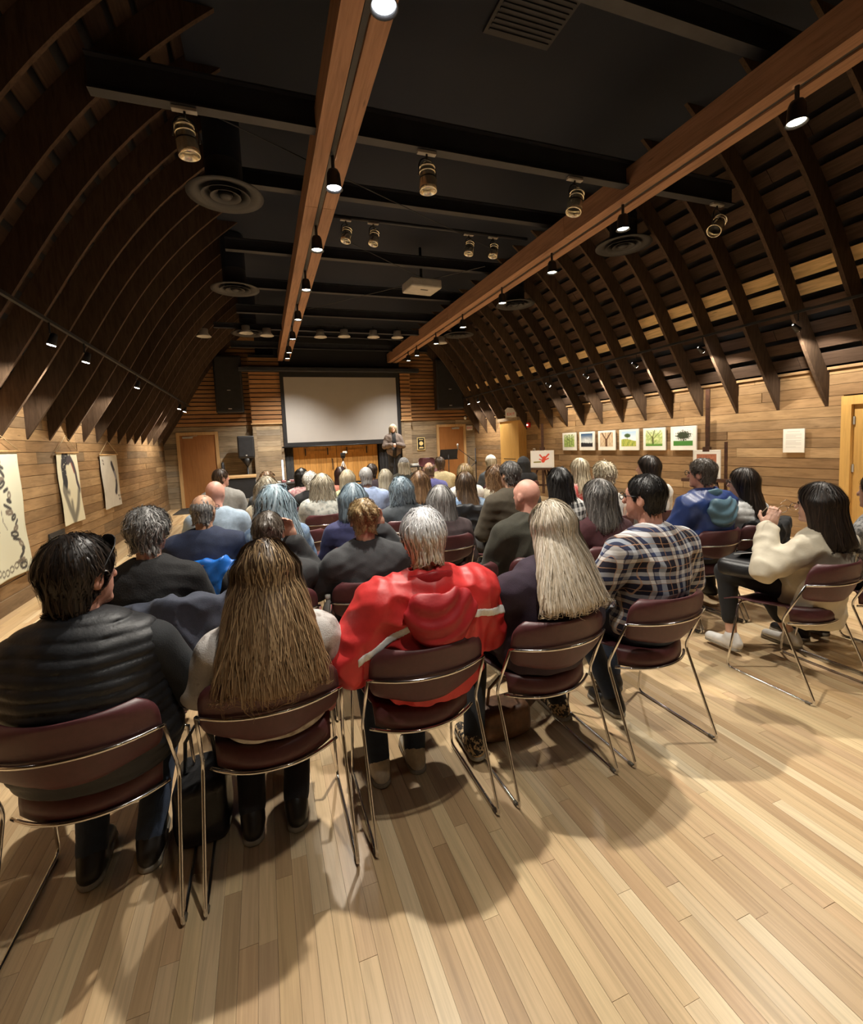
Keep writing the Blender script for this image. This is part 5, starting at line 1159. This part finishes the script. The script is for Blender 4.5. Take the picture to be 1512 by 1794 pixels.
def art2(u, v):
    c = mixc((.55, .60, .62), (.03, .09, .20), (v - .35) * 1.8); c = mixc_arr(c, (.85, .88, .9), np.clip(1 - np.hypot((u - .5) * 1.5, (v - .5) * 2.2) * 1.6, 0, 1) * fb(u, v, 4, 3))
    return mixc_arr(c, (.015, .015, .02), np.clip((.32 + .12 * (fb(u, u * 0, 5, 5) - .5) - v) * 30, 0, 1))
def art3(u, v):
    c = mixc((.42, .28, .16), (.70, .58, .42), fb(u, v, 4, 6))
    for p, w_ in ((((.5, 0), (.48, .5)), .09), (((.48, .45), (.15, 1)), .055), (((.5, .45), (.85, 1)), .06), (((.4, .6), (.45, 1)), .03), (((.62, .6), (.65, 1)), .03)): c = stroke(c, u, v, p, w_, (.10, .045, .02), .03)
    return c
def art4(u, v):
    c = mixc((.75, .84, .92), (.30, .52, .80), (v - .5) * 1.6); hill = .45 + .08 * np.sin(u * 4 + .5); g_ = mixc((.12, .22, .03), (.62, .62, .14), fb(u, v, 5, 7)); t = np.clip((hill - v) * 20, 0, 1)[:, None]; c = c * (1 - t) + g_ * t
    d = np.hypot((u - .42) / .22, (v - .72) / .15); c = mixc_arr(c, (.05, .10, .03), np.clip((1 - d + .5 * (fb(u, v, 9, 8) - .5)) * 5, 0, 1)); return stroke(c, u, v, ((.42, .45), (.42, .65)), .015, (.05, .04, .02))
def art5(u, v):
    c = mixc((.20, .34, .05), (.74, .80, .42), fb(u, v, 4, 11)); c = mixc_arr(c, (.88, .92, .9), np.clip((v - .7) * 2.5, 0, 1) * (fb(u, v, 8, 12) > .45))
    for p, w_ in ((((.45, .1), (.42, .55)), .07), (((.42, .5), (.1, .95)), .04), (((.42, .5), (.55, 1)), .045), (((.45, .45), (.9, .9)), .035)): c = stroke(c, u, v, p, w_, (.09, .10, .03), .04)
    return mixc_arr(c, (.08, .25, .03), np.clip((.2 - v) * 8, 0, 1))
def art6(u, v):
    c = np.tile(np.array((.80, .83, .82)), (len(u), 1)); d = np.hypot((u - .52) / .42, (v - .60) / .30); c = mixc_arr(c, (.035, .05, .025), np.clip((1 - d + .9 * (fb(u, v, 8, 13) - .55)) * 6, 0, 1))
    c = stroke(c, u, v, ((.52, .28), (.54, .55)), .03, (.03, .03, .02)); return mixc_arr(c, (.06, .22, .04), np.clip((.30 - v) * 40, 0, 1))
PICS = (('green woodland photograph, leftmost of the six framed photographs', art1), ('stormy blue sky photograph, second from the left in the row', art2), ('brown forked trunk photograph, third from the left in the row', art3), ('lone oak on a green hill under blue sky, fourth framed photograph', art4), ('mossy green tree photograph, fifth from the left in the row', art5), ('dark oak on a green field against white sky, rightmost framed photograph', art6))
for k, (lab, fn) in enumerate(PICS):
    y1 = 9.70 - k * .645; r = tag(empty('framed_photograph', (6.955, y1 - .27, 1.44), -pi / 2), lab, 'picture', 'framed photographs on the right wall')
    rbox((-.265, -.015, -.21), (.265, .012, .21), .003, 1).build('mount', M['white'], r)
    picture_grid('print', 56, 44, .40, .30, fn, M['paint'], r, (0, -.0165, .02), (0, 0, 0))
def doc(u, v):
    c = np.tile(np.array((.82, .81, .77)), (len(u), 1)); ln = np.floor(v * 44); on_ = (ln % 2 == 0) & (u > .13) & (u < .87 - .25 * ((ln * 7919) % 5 == 0)) & (v > .2) & (v < .82) & ((ln % 12) != 0); c[on_] *= .72
    ti = (v > .85) & (v < .93) & (np.abs(u - .5) < .3) & (np.floor(v * 60) % 2 == 0); c[ti] *= .6; return c
r = tag(empty('notice_sheet', (6.96, 4.40, 1.36), -pi / 2), 'white typed notice sheet pinned on the right wall near the side door', 'notice')
rbox((-.14, -.008, -.165), (.14, .008, .165), .002, 1).build('board', M['paper'], r); picture_grid('print', 60, 90, .274, .324, doc, M['paint'], r, (0, -.0085, 0), (0, 0, 0))
def leaf(u, v):
    c = np.tile(np.array((.78, .77, .76)), (len(u), 1)); 
    for p, w_ in ((((.55, .35), (.62, .62)), .09), (((.58, .5), (.40, .78)), .05), (((.6, .5), (.82, .82)), .055), (((.6, .42), (.80, .55)), .05), (((.55, .40), (.38, .50)), .045)): c = stroke(c, u, v, p, w_, (.66, .06, .03), .02)
    c = stroke(c, u, v, ((.12, .30), (.42, .32)), .055, (.22, .20, .03), .02); return mixc_arr(c, (.80, .80, .79), np.zeros(len(u)))
def abst(u, v):
    c = mixc((.55, .22, .12), (.30, .10, .06), fb(u, v, 3, 31)); return mixc_arr(c, (.85, .84, .80), ((u < .1) | (u > .9) | (v > .9) | (v < .1)).astype(float))
def easel(loc, rz, label, hmast, ztray):
    P_ = [('mast', MB().box((-.03, .03, .2), (.03, .055, hmast)), M['easel_wood'], False), ('leg', MB().tube([(-.06, .03, ztray + .25), (-.34, -.06, .01)], .022, 6), M['easel_wood'], True), ('leg', MB().tube([(.06, .03, ztray + .25), (.34, -.06, .01)], .022, 6), M['easel_wood'], True), ('rear_leg', MB().tube([(0, .05, ztray + .2), (0, .40, .01)], .02, 6), M['easel_wood'], True),
        ('tray', MB().box((-.36, -.05, ztray - .05), (.36, .04, ztray)), M['easel_wood'], False), ('crosspiece', MB().box((-.24, .03, .38), (.24, .055, .43)), M['easel_wood'], False), ('clamp', MB().box((-.05, -.02, ztray + .42), (.05, .06, ztray + .50)), M['easel_wood'], False)]
    return simple('easel', label, 'easel', P_, loc, rz)
easel((6.38, 9.75, 0), -1.05, 'dark wooden easel holding the red leaf picture', 1.90, .83)
e2 = easel((6.55, 5.42, 0), -1.25, 'tall dark wooden easel near the oak photograph', 2.20, .80)
MB().box((.23, .06, .42), (.27, .085, 1.37)).build('side_post', M['easel_wood'], e2)
def canvas(name, loc, rz, w_, h_, fn, label):
    r = tag(empty(name, loc, rz), label, 'picture'); rbox((-w_ / 2, -.012, 0), (w_ / 2, .012, h_), .003, 1).build('mount', M['white'], r); picture_grid('print', 60, 50, w_ * .88, h_ * .88, fn, M['paint'], r, (0, -.0135, h_ / 2), (0, 0, 0)); return r
canvas('leaf_picture', (6.375, 9.735, .832), -1.05, .62, .42, leaf, 'white mounted picture of a red maple leaf on the easel')
canvas('easel_picture', (6.545, 5.41, .802), -1.25, .40, .45, abst, 'reddish brown picture with white mount on the tall easel')

# ================================================================== BANNERS ON THE LEFT WALL
def ban1(u, v):
    c = np.tile(np.array((.66, .68, .56)), (len(u), 1)); rr = np.random.RandomState(4)
    for k in range(20):
        y = .92 - k * .045; x = .56 + .28 * (k / 20.) + .05 * math.sin(k * 1.3); a = [(x + (.05 + .02 * math.sin(k * 5)) * math.cos(t + k), y + (.018 + .01 * math.cos(k * 3)) * math.sin(t)) for t in np.linspace(0, 6.28, 9)]; c = stroke(c, u, v, a, .016, (.05, .05, .05) if k % 3 else (.20, .17, .14), .008)
    for k in range(10): a = [(.08 + k * .085 + .035 * math.cos(t), .07 + .02 * math.sin(k) + .025 * math.sin(t)) for t in np.linspace(0, 6.28, 9)]; c = stroke(c, u, v, a, .009, (.10, .09, .07), .006)
    for k in range(9): c = stroke(c, u, v, ((.15 + .02 * k, .62 - k * .03), (.45, .60 - k * .032)), .004, (.25, .25, .22), .004)
    c = stroke(c, u, v, ((.5, .55), (.52, .45), (.58, .38)), .006, (.1, .1, .1), .004)
    return mixc_arr(c, (.56, .57, .46), ((v > .90) & (v < .905)).astype(float))
def ban2(u, v):
    c = np.tile(np.array((.72, .70, .54)), (len(u), 1)); L_ = [(.45, .93), (.33, .92), (.27, .80), (.28, .68), (.30, .60), (.27, .53)]; R_ = [(.5, .88), (.62, .92), (.75, .82), (.82, .70), (.84, .58), (.92, .46)]
    c = stroke(c, u, v, L_, .11, (.02, .022, .03), .02); c = mixc_arr(c, (.70, .68, .54), ((fb(u, v, 11, 40) > .80) & (v > .68) & (u < .5)).astype(float)); c = stroke(c, u, v, R_, .065, (.06, .05, .06), .02); c = stroke(c, u, v, [(.66, .84), (.74, .72)], .03, (.30, .08, .06), .02)
    for p, w_ in ((((.2, .48), (.40, .22), (.55, .06)), .10), (((.85, .42), (.72, .2), (.58, .04)), .09), (((.5, .3), (.55, .08)), .07), (((.2, .48), (.42, .44)), .07)): c = stroke(c, u, v, p, w_, (.20, .195, .16), .06)
    return c
def ban3(u, v):
    c = mixc((.68, .67, .62), (.60, .59, .55), fb(u, v, 5, 44)); A_ = [(.62, .82), (.72, .68), (.80, .55), (.78, .42), (.70, .28)]
    c = stroke(c, u, v, A_, .075, (.03, .03, .045), .03); c = stroke(c, u, v, [(.74, .64), (.78, .56)], .06, (.25, .26, .32), .02)
    for (x, y) in ((.13, .90), (.15, .84), (.80, .20), (.82, .13), (.90, .2), (.9, .13)): c = stroke(c, u, v, ((x, y), (x + .03, y - .02)), .022, (.12, .11, .10), .01)
    return stroke(c, u, v, [(.3, .7), (.25, .45), (.4, .3)], .03, (.58, .57, .52), .05)
for (y0, y1, z0, z1, fn, lab) in ((5.42, 6.42, .34, 1.66, ban1, 'large pale cloth banner painted with chain links, nearest on the left wall'), (7.44, 8.17, .655, 1.64, ban2, 'cream cloth banner with a black arch and grey plant on the left wall'), (9.18, 10.14, .67, 1.60, ban3, 'white cloth banner with a slender dark bird shape, farthest on the left wall')):
    w_ = y1 - y0; r = tag(empty('painted_banner', (XL + .03, (y0 + y1) / 2, 0), pi / 2), lab, 'banner', 'painted cloth banners')
    o = picture_grid('cloth', 90, 110, w_, z1 - z0, fn, M['cotton'], r, (0, 0, (z0 + z1) / 2), (0, 0, 0))
    co = np.zeros(len(o.data.vertices) * 3, np.float32); o.data.vertices.foreach_get('co', co); co = co.reshape(-1, 3); co[:, 1] += -.012 * (1 + np.sin(co[:, 0] * 9 + 3 * co[:, 2])) * np.clip((z1 - z0) / 2 - co[:, 2], 0, 1); co[:, 0] += .012 * np.sin(co[:, 2] * 9) * np.sign(co[:, 0]) * (np.abs(co[:, 0]) > w_ * .45); o.data.vertices.foreach_set('co', co.ravel()); o.data.update()
    sm = o.modifiers.new('thickness', 'SOLIDIFY'); sm.thickness = .002
    MB().tube([(-w_ / 2 - .03, -.01, z1), (w_ / 2 + .03, -.01, z1)], .011, 8).build('dowel', M['trim_wood'], r, True)
    MB().tube([(-w_ / 2 - .01, -.012, z1 + .01), (0, -.004, z1 + .24), (w_ / 2 + .01, -.012, z1 + .01)], .004, 6).build('cord', M['string'], r, True)
simple('wall_vent', 'small grey vent grille low on the left wall', 'vent', [('frame', MB().box((0, -.24, -.13), (.012, .24, .13)), M['duct'], False)] + [('louvre', MB().box((.012, -.22, -.11 + .036 * k), (.02, .22, -.095 + .036 * k)), M['duct'], False) for k in range(6)], (XL + .012, 7.24, .50))

# ================================================================== CEILING EQUIPMENT
def can_lamp(loc, tilt, yaw, label, s=1., dark=False):
    mt = M['brass_can'] if not dark else M['steel_dark']
    r = tag(empty('stage_spotlight', loc, 0), label, 'spotlight', 'stage spotlights'); R = np.array((Matrix.Rotation(yaw, 3, 'Z') @ Matrix.Rotation(tilt, 3, 'Y'))); m = lambda L_, **k: MB().lathe(L_, 20, R=R, **k)
    S = lambda L_: [(a * s, b * s) for a, b in L_]
    m(S([(.02, .15), (.05, .145), (.066, .12), (.07, .09), (.072, .02), (.072, .018)])).build('lamp_body', mt, r, True)
    for z in (.10, .06): m(S([(.073, z), (.078, z + .004), (.078, z + .012), (.073, z + .016)])).build('cooling_ring', mt, r, True)
    m(S([(.078, .018), (.078, .008), (.074, .006)])).build('band', M['black_matte'], r, True)
    m(S([(.079, .006), (.082, -.06), (.08, -.10), (.074, -.10), (.070, -.0)]), cap=False).build('barrel', mt, r, True)
    m(S([(.001, -.03), (.07, -.032), (.069, -.026), (.001, -.024)])).build('lens', M['black_matte'], r, True)
    yk = []
    for a in np.linspace(0, pi, 9): yk.append((.095 * s * math.cos(a), 0, (.02 + .17 * math.sin(a) ** .6) * s))
    Y = MB(); Y.tube([(p[0] * math.cos(yaw) - p[1] * math.sin(yaw), p[0] * math.sin(yaw), p[2]) for p in yk], .007 * s, 6); Y.build('yoke', M['black_matte'], r, True)
    rbox((-.09 * s, -.025 * s, .225 * s), (.09 * s, .025 * s, .25 * s), .004).build('clamp', M['silver'], r); MB().tube([(0, 0, .18 * s), (0, 0, .23 * s)], .01, 6).build('bolt', M['black_matte'], r, True)
    MB().tube([(.0, .03, .25 * s), (.02, .05, .18 * s), (.0, .06, .1 * s)], .005, 5).build('cable', M['black_matte'], r, True)
for loc, t, y, lab in (((-.38, 4.2, 3.95), -.12, .3, 'chrome stage spotlight left of the left timber beam'), ((1.60, 4.2, 3.95), -.02, .2, 'chrome stage spotlight hanging between the timber beams, nearer the left beam'), ((3.22, 4.2, 3.95), .30, .2, 'chrome stage spotlight hanging beside the right timber beam'), ((5.22, 4.2, 3.95), .75, .2, 'chrome stage spotlight tilted sideways in front of the right rafters')): can_lamp(loc, t, y, lab)
tag(MB().tube([(.93, 6.19, 4.475), (3.88, 6.19, 4.475)], .024, 8).build('lighting_pipe', M['steel_dark'], None, True), 'thin dark lighting pipe carrying four small dim spotlights', 'pipe')
for k, (x, lab) in enumerate(((1.21, 'small dim spotlight right of the left beam, leftmost of four'), (1.57, 'small dim spotlight right of the left beam, second of four'), (2.94, 'small dim spotlight near the projector, third of four'), (3.32, 'small dim spotlight near the right beam, rightmost of four'))): can_lamp((x, 6.19, 4.25), .25, .4, lab, .8, False)
for k, (x, z) in enumerate(((-1.0, 4.08), (-.15, 4.18), (.28, 4.14), (1.45, 4.15), (2.0, 4.18), (2.7, 4.19), (3.3, 4.2), (4.45, 4.1))):
    r = tag(empty('flood_lamp', (x, 11.2, z)), 'dim flood lamp on the far joist, %s from the left' % ('first', 'second', 'third', 'fourth', 'fifth', 'sixth', 'seventh', 'last')[k], 'flood lamp', 'flood lamps on the far joist')
    MB().lathe([(.04, .12), (.09, .11), (.09, .02), (.15, -.05), (.14, -.05), (.085, .01)], 16, cap=False).build('housing', M['silver'], r, True); MB().lathe([(.001, .01), (.085, .012), (.001, .014)], 16).build('lens', M['black_matte'], r, True); MB().tube([(0, 0, .1), (0, 0, .2)], .012, 6).build('stem', M['black_matte'], r, True)
for k, (x, y, lab) in enumerate(((-.17, 5.45, 'round ceiling diffuser left of the left beam, nearest'), (-.23, 8.46, 'round ceiling diffuser left of the left beam, middle'), (-.1, 11.5, 'round ceiling diffuser left of the left beam, farthest'), (4.98, 5.45, 'round ceiling diffuser right of the right beam, nearest'), (4.9, 8.3, 'round ceiling diffuser right of the right beam, middle'), (4.8, 10.9, 'round ceiling diffuser right of the right beam, farthest'))):
    r = tag(empty('air_diffuser', (x, y, 4.2)), lab, 'diffuser', 'round ceiling diffusers')
    MB().lathe([(.18, .3), (.18, .06), (.24, .03), (.375, .0), (.375, -.008), (.30, -.002), (.22, .03), (.16, .06)], 32, cap=False).build('outer_cone', M['duct'], r, True)
    for q in (.24, .15): MB().lathe([(q, -.02), (q - .005, -.022), (q - .08, .03), (q - .075, .035)], 28, cap=False).build('ring', M['duct'], r, True)
    MB().lathe([(.001, -.035), (.05, -.03), (.07, -.0), (.001, .02)], 20).build('centre_cap', M['duct'], r, True); MB().lathe([(.18, .3), (.18, .84)], 24, cap=False).build('duct', M['ceiling'], r, True)
simple('projector', 'silver ceiling projector hanging between the two timber beams', 'projector', [('body', rbox((-.29, -.24, 0), (.29, .24, .16), .025), M['silver'], False), ('lens', MB().lathe([(.06, .0), (.055, .06), (.045, .07)], 18, R=np.array([[1, 0, 0], [0, 0, 1], [0, -1, 0]]), c=(.12, .24, .08)), M['black_matte'], True), ('vent', MB().box((-.06, -.10, -.004), (.08, -.06, .0)), M['black_matte'], False), ('mount', MB().tube([(0, 0, .15), (0, 0, .75)], .025, 10), M['black_matte'], True)], (2.9, 8.15, 4.28), .1)
r = simple('ceiling_grille', 'dark return-air grille in the ceiling above the right beam', 'grille', [('frame', MB().box((-.32, -.25, 0), (.32, .25, .02)), M['duct'], False)] + [('louvre', MB().box((-.29, -.22 + k * .05, -.012), (.29, -.20 + k * .05, 0)), M['steel_dark'], False) for k in range(9)], (2.35, 3.6, 5.035))

# ================================================================== BAGS AND DRAPED CLOTHES
def draped(x, y, name, mat, label, zl=.45, zr=.35, seed=0, top=.80, w_=.27, lopp=0., h=.011):
    """garment hung over a chair back"""
    def f(Pt):
        yb = .02 + .075 * np.abs(Pt[:, 0] / .235) ** 2.2; lowz = np.where(Pt[:, 0] < lopp, zl, zr) + .03 * np.sin(Pt[:, 0] * 23 + seed)
        d = np.abs(Pt[:, 1] - yb + .006) - .030; d = smax(d, np.abs(Pt[:, 0]) - w_, .02); d = smax(d, Pt[:, 2] - top - .015 * np.sin(Pt[:, 0] * 13 + seed), .03); d = smax(d, lowz - Pt[:, 2], .02)
        return d - .016 * (1 - 2.2 * np.abs(wav(Pt, seed + 70, 34, 5, (1.5, .6, .7)))) - .006 - .004 * wav(Pt, seed + 71, 80, 4, (1.5, .6, .5))
    o = soft(name, f, (-w_ - .05, -.10, min(zl, zr) - .06), (w_ + .05, .17, top + .08), h, mat, None, loc=(x, y, 0)); return tag(o, label, 'jacket')
draped(-.50, ROW(1), 'draped_jacket', cloth('slate_blue_jacket', (.050, .058, .085)), 'slate-blue jacket draped over the chair of the woman in black fleece', .60, .46, 1, .82, .30, .05)
draped(-.30, ROW(2), 'draped_jacket', plain('bright_blue_nylon', (.012, .13, .50), .42, nscale=12, namt=.25, bstr=.3, bscale=40), 'bright blue jacket draped over the chair of the man in navy', .45, .42, 2, .80, .22)
draped(2.10, ROW(3), 'draped_jacket', C_['puffer'], 'glossy black jacket draped over the chair of the denim jacket woman', .50, .45, 3, .86, .27)
draped(3.86, ROW(1), 'draped_jacket', C_['black'], 'black jacket draped over the chair of the long-dark-haired woman', .50, .45, 4, .79, .22)
def bag(loc, name, mat, label, w_, d_, h_, seed, strap=True, rz=0.):
    r = tag(empty(name, loc, rz), label, 'bag')
    soft('bag_body', lambda Q: smin(slab(Q, (0, 0, h_ * .42), (w_, d_, h_ * .42), .04), ell(Q, (0, 0, h_ * .3), (w_ * 1.05, d_ * 1.1, h_ * .32)), .04) - .006 * wav(Q, seed, 30, 5), (-w_ - .05, -d_ - .05, 0), (w_ + .05, d_ + .05, h_ + .05), .010, mat, r)
    if strap: MB().tube([(-w_ * .6, 0, h_ * .8), (-w_ * .5, 0, h_ * 1.25), (0, .01, h_ * 1.5), (w_ * .5, 0, h_ * 1.25), (w_ * .6, 0, h_ * .8)], .008, 6).build('strap', mat, r, True)
    return r
bag((-.33, 2.06, 0), 'handbag', M['leather_black'], 'black handbag on the floor between the vest man and the long-haired woman', .10, .13, .30, 3)
bag((1.10, 2.12, 0), 'handbag', M['leather_brown'], 'brown leather handbag on the floor under the ash-blonde woman', .14, .09, .20, 5)
bag((2.93, 2.10, .615), 'lap_bag', M['leather_black'], 'black bag lying on the lap of the woman in the trench coat', .17, .14, .13, 7, False, .3)
tag(MB().prism([(-.11, -.15), (.11, -.15), (.11, .15), (-.11, .15)], 0, .004).build('paper_sheets', M['paper'], None, loc=(2.98, 2.03, .765), rot=(-.25, .15, .3)), 'white papers lying on the black lap bag', 'paper')
tag(soft('pink_scarf', lambda Q: slab(Q, (0, 0, 0), (.05, .09, .045), .03) - .008 * wav(Q, 3, 50, 5), (-.09, -.13, -.08), (.09, .13, .08), .009, M['pink'], None, loc=(.16, 1.92, .53)), 'pink cloth tucked at the side of the long-haired woman', 'scarf')
r = tag(empty('water_bottle', (.30, 2.72, .478)), 'clear pale water bottle standing on a chair beside the charcoal jacket', 'bottle')
MB().lathe([(.03, 0), (.034, .01), (.034, .13), (.026, .16), (.014, .175), (.014, .19)], 16).build('flask', M['silver'], r, True); MB().lathe([(.016, .19), (.016, .215)], 12).build('cap', M['white'], r, True)
O_ = np.array((3.13, ROW(0), 0)); g_ = MB()
def ring(c, rx, rz_, ax): return [tuple(np.array(c) + ax[0] * rx * math.cos(t) + ax[1] * rz_ * math.sin(t)) for t in np.linspace(0, 2 * pi, 15)[:-1]]
ax = (np.array((.86, -.45, .22)), np.array((-.2, .1, .97))); ax[0][:] /= np.linalg.norm(ax[0])
c0 = O_ + np.array((-.115, .36, 1.045))
g_.tube(ring(c0, .026, .022, ax), .0022, 5, True); g_.tube(ring(c0 + ax[0] * .066, .026, .022, ax), .0022, 5, True); g_.tube([c0 + ax[0] * .026, c0 + ax[0] * .04], .0022, 5)
g_.tube([c0 - ax[0] * .026, c0 - ax[0] * .03 + np.array((-.07, .02, .02)), c0 - ax[0] * .03 + np.array((-.12, .02, -.01))], .002, 5); g_.tube([c0 + ax[0] * .092, c0 + ax[0] * .092 + np.array((-.07, .03, .04)), c0 + ax[0] * .09 + np.array((-.12, .03, .02))], .002, 5)
tag(g_.build('eyeglasses', plain('gold_wire', (.75, .60, .45), .25, .8, nscale=20, namt=.1), None, True), 'thin gold-rimmed glasses held by the woman in the trench coat', 'glasses')
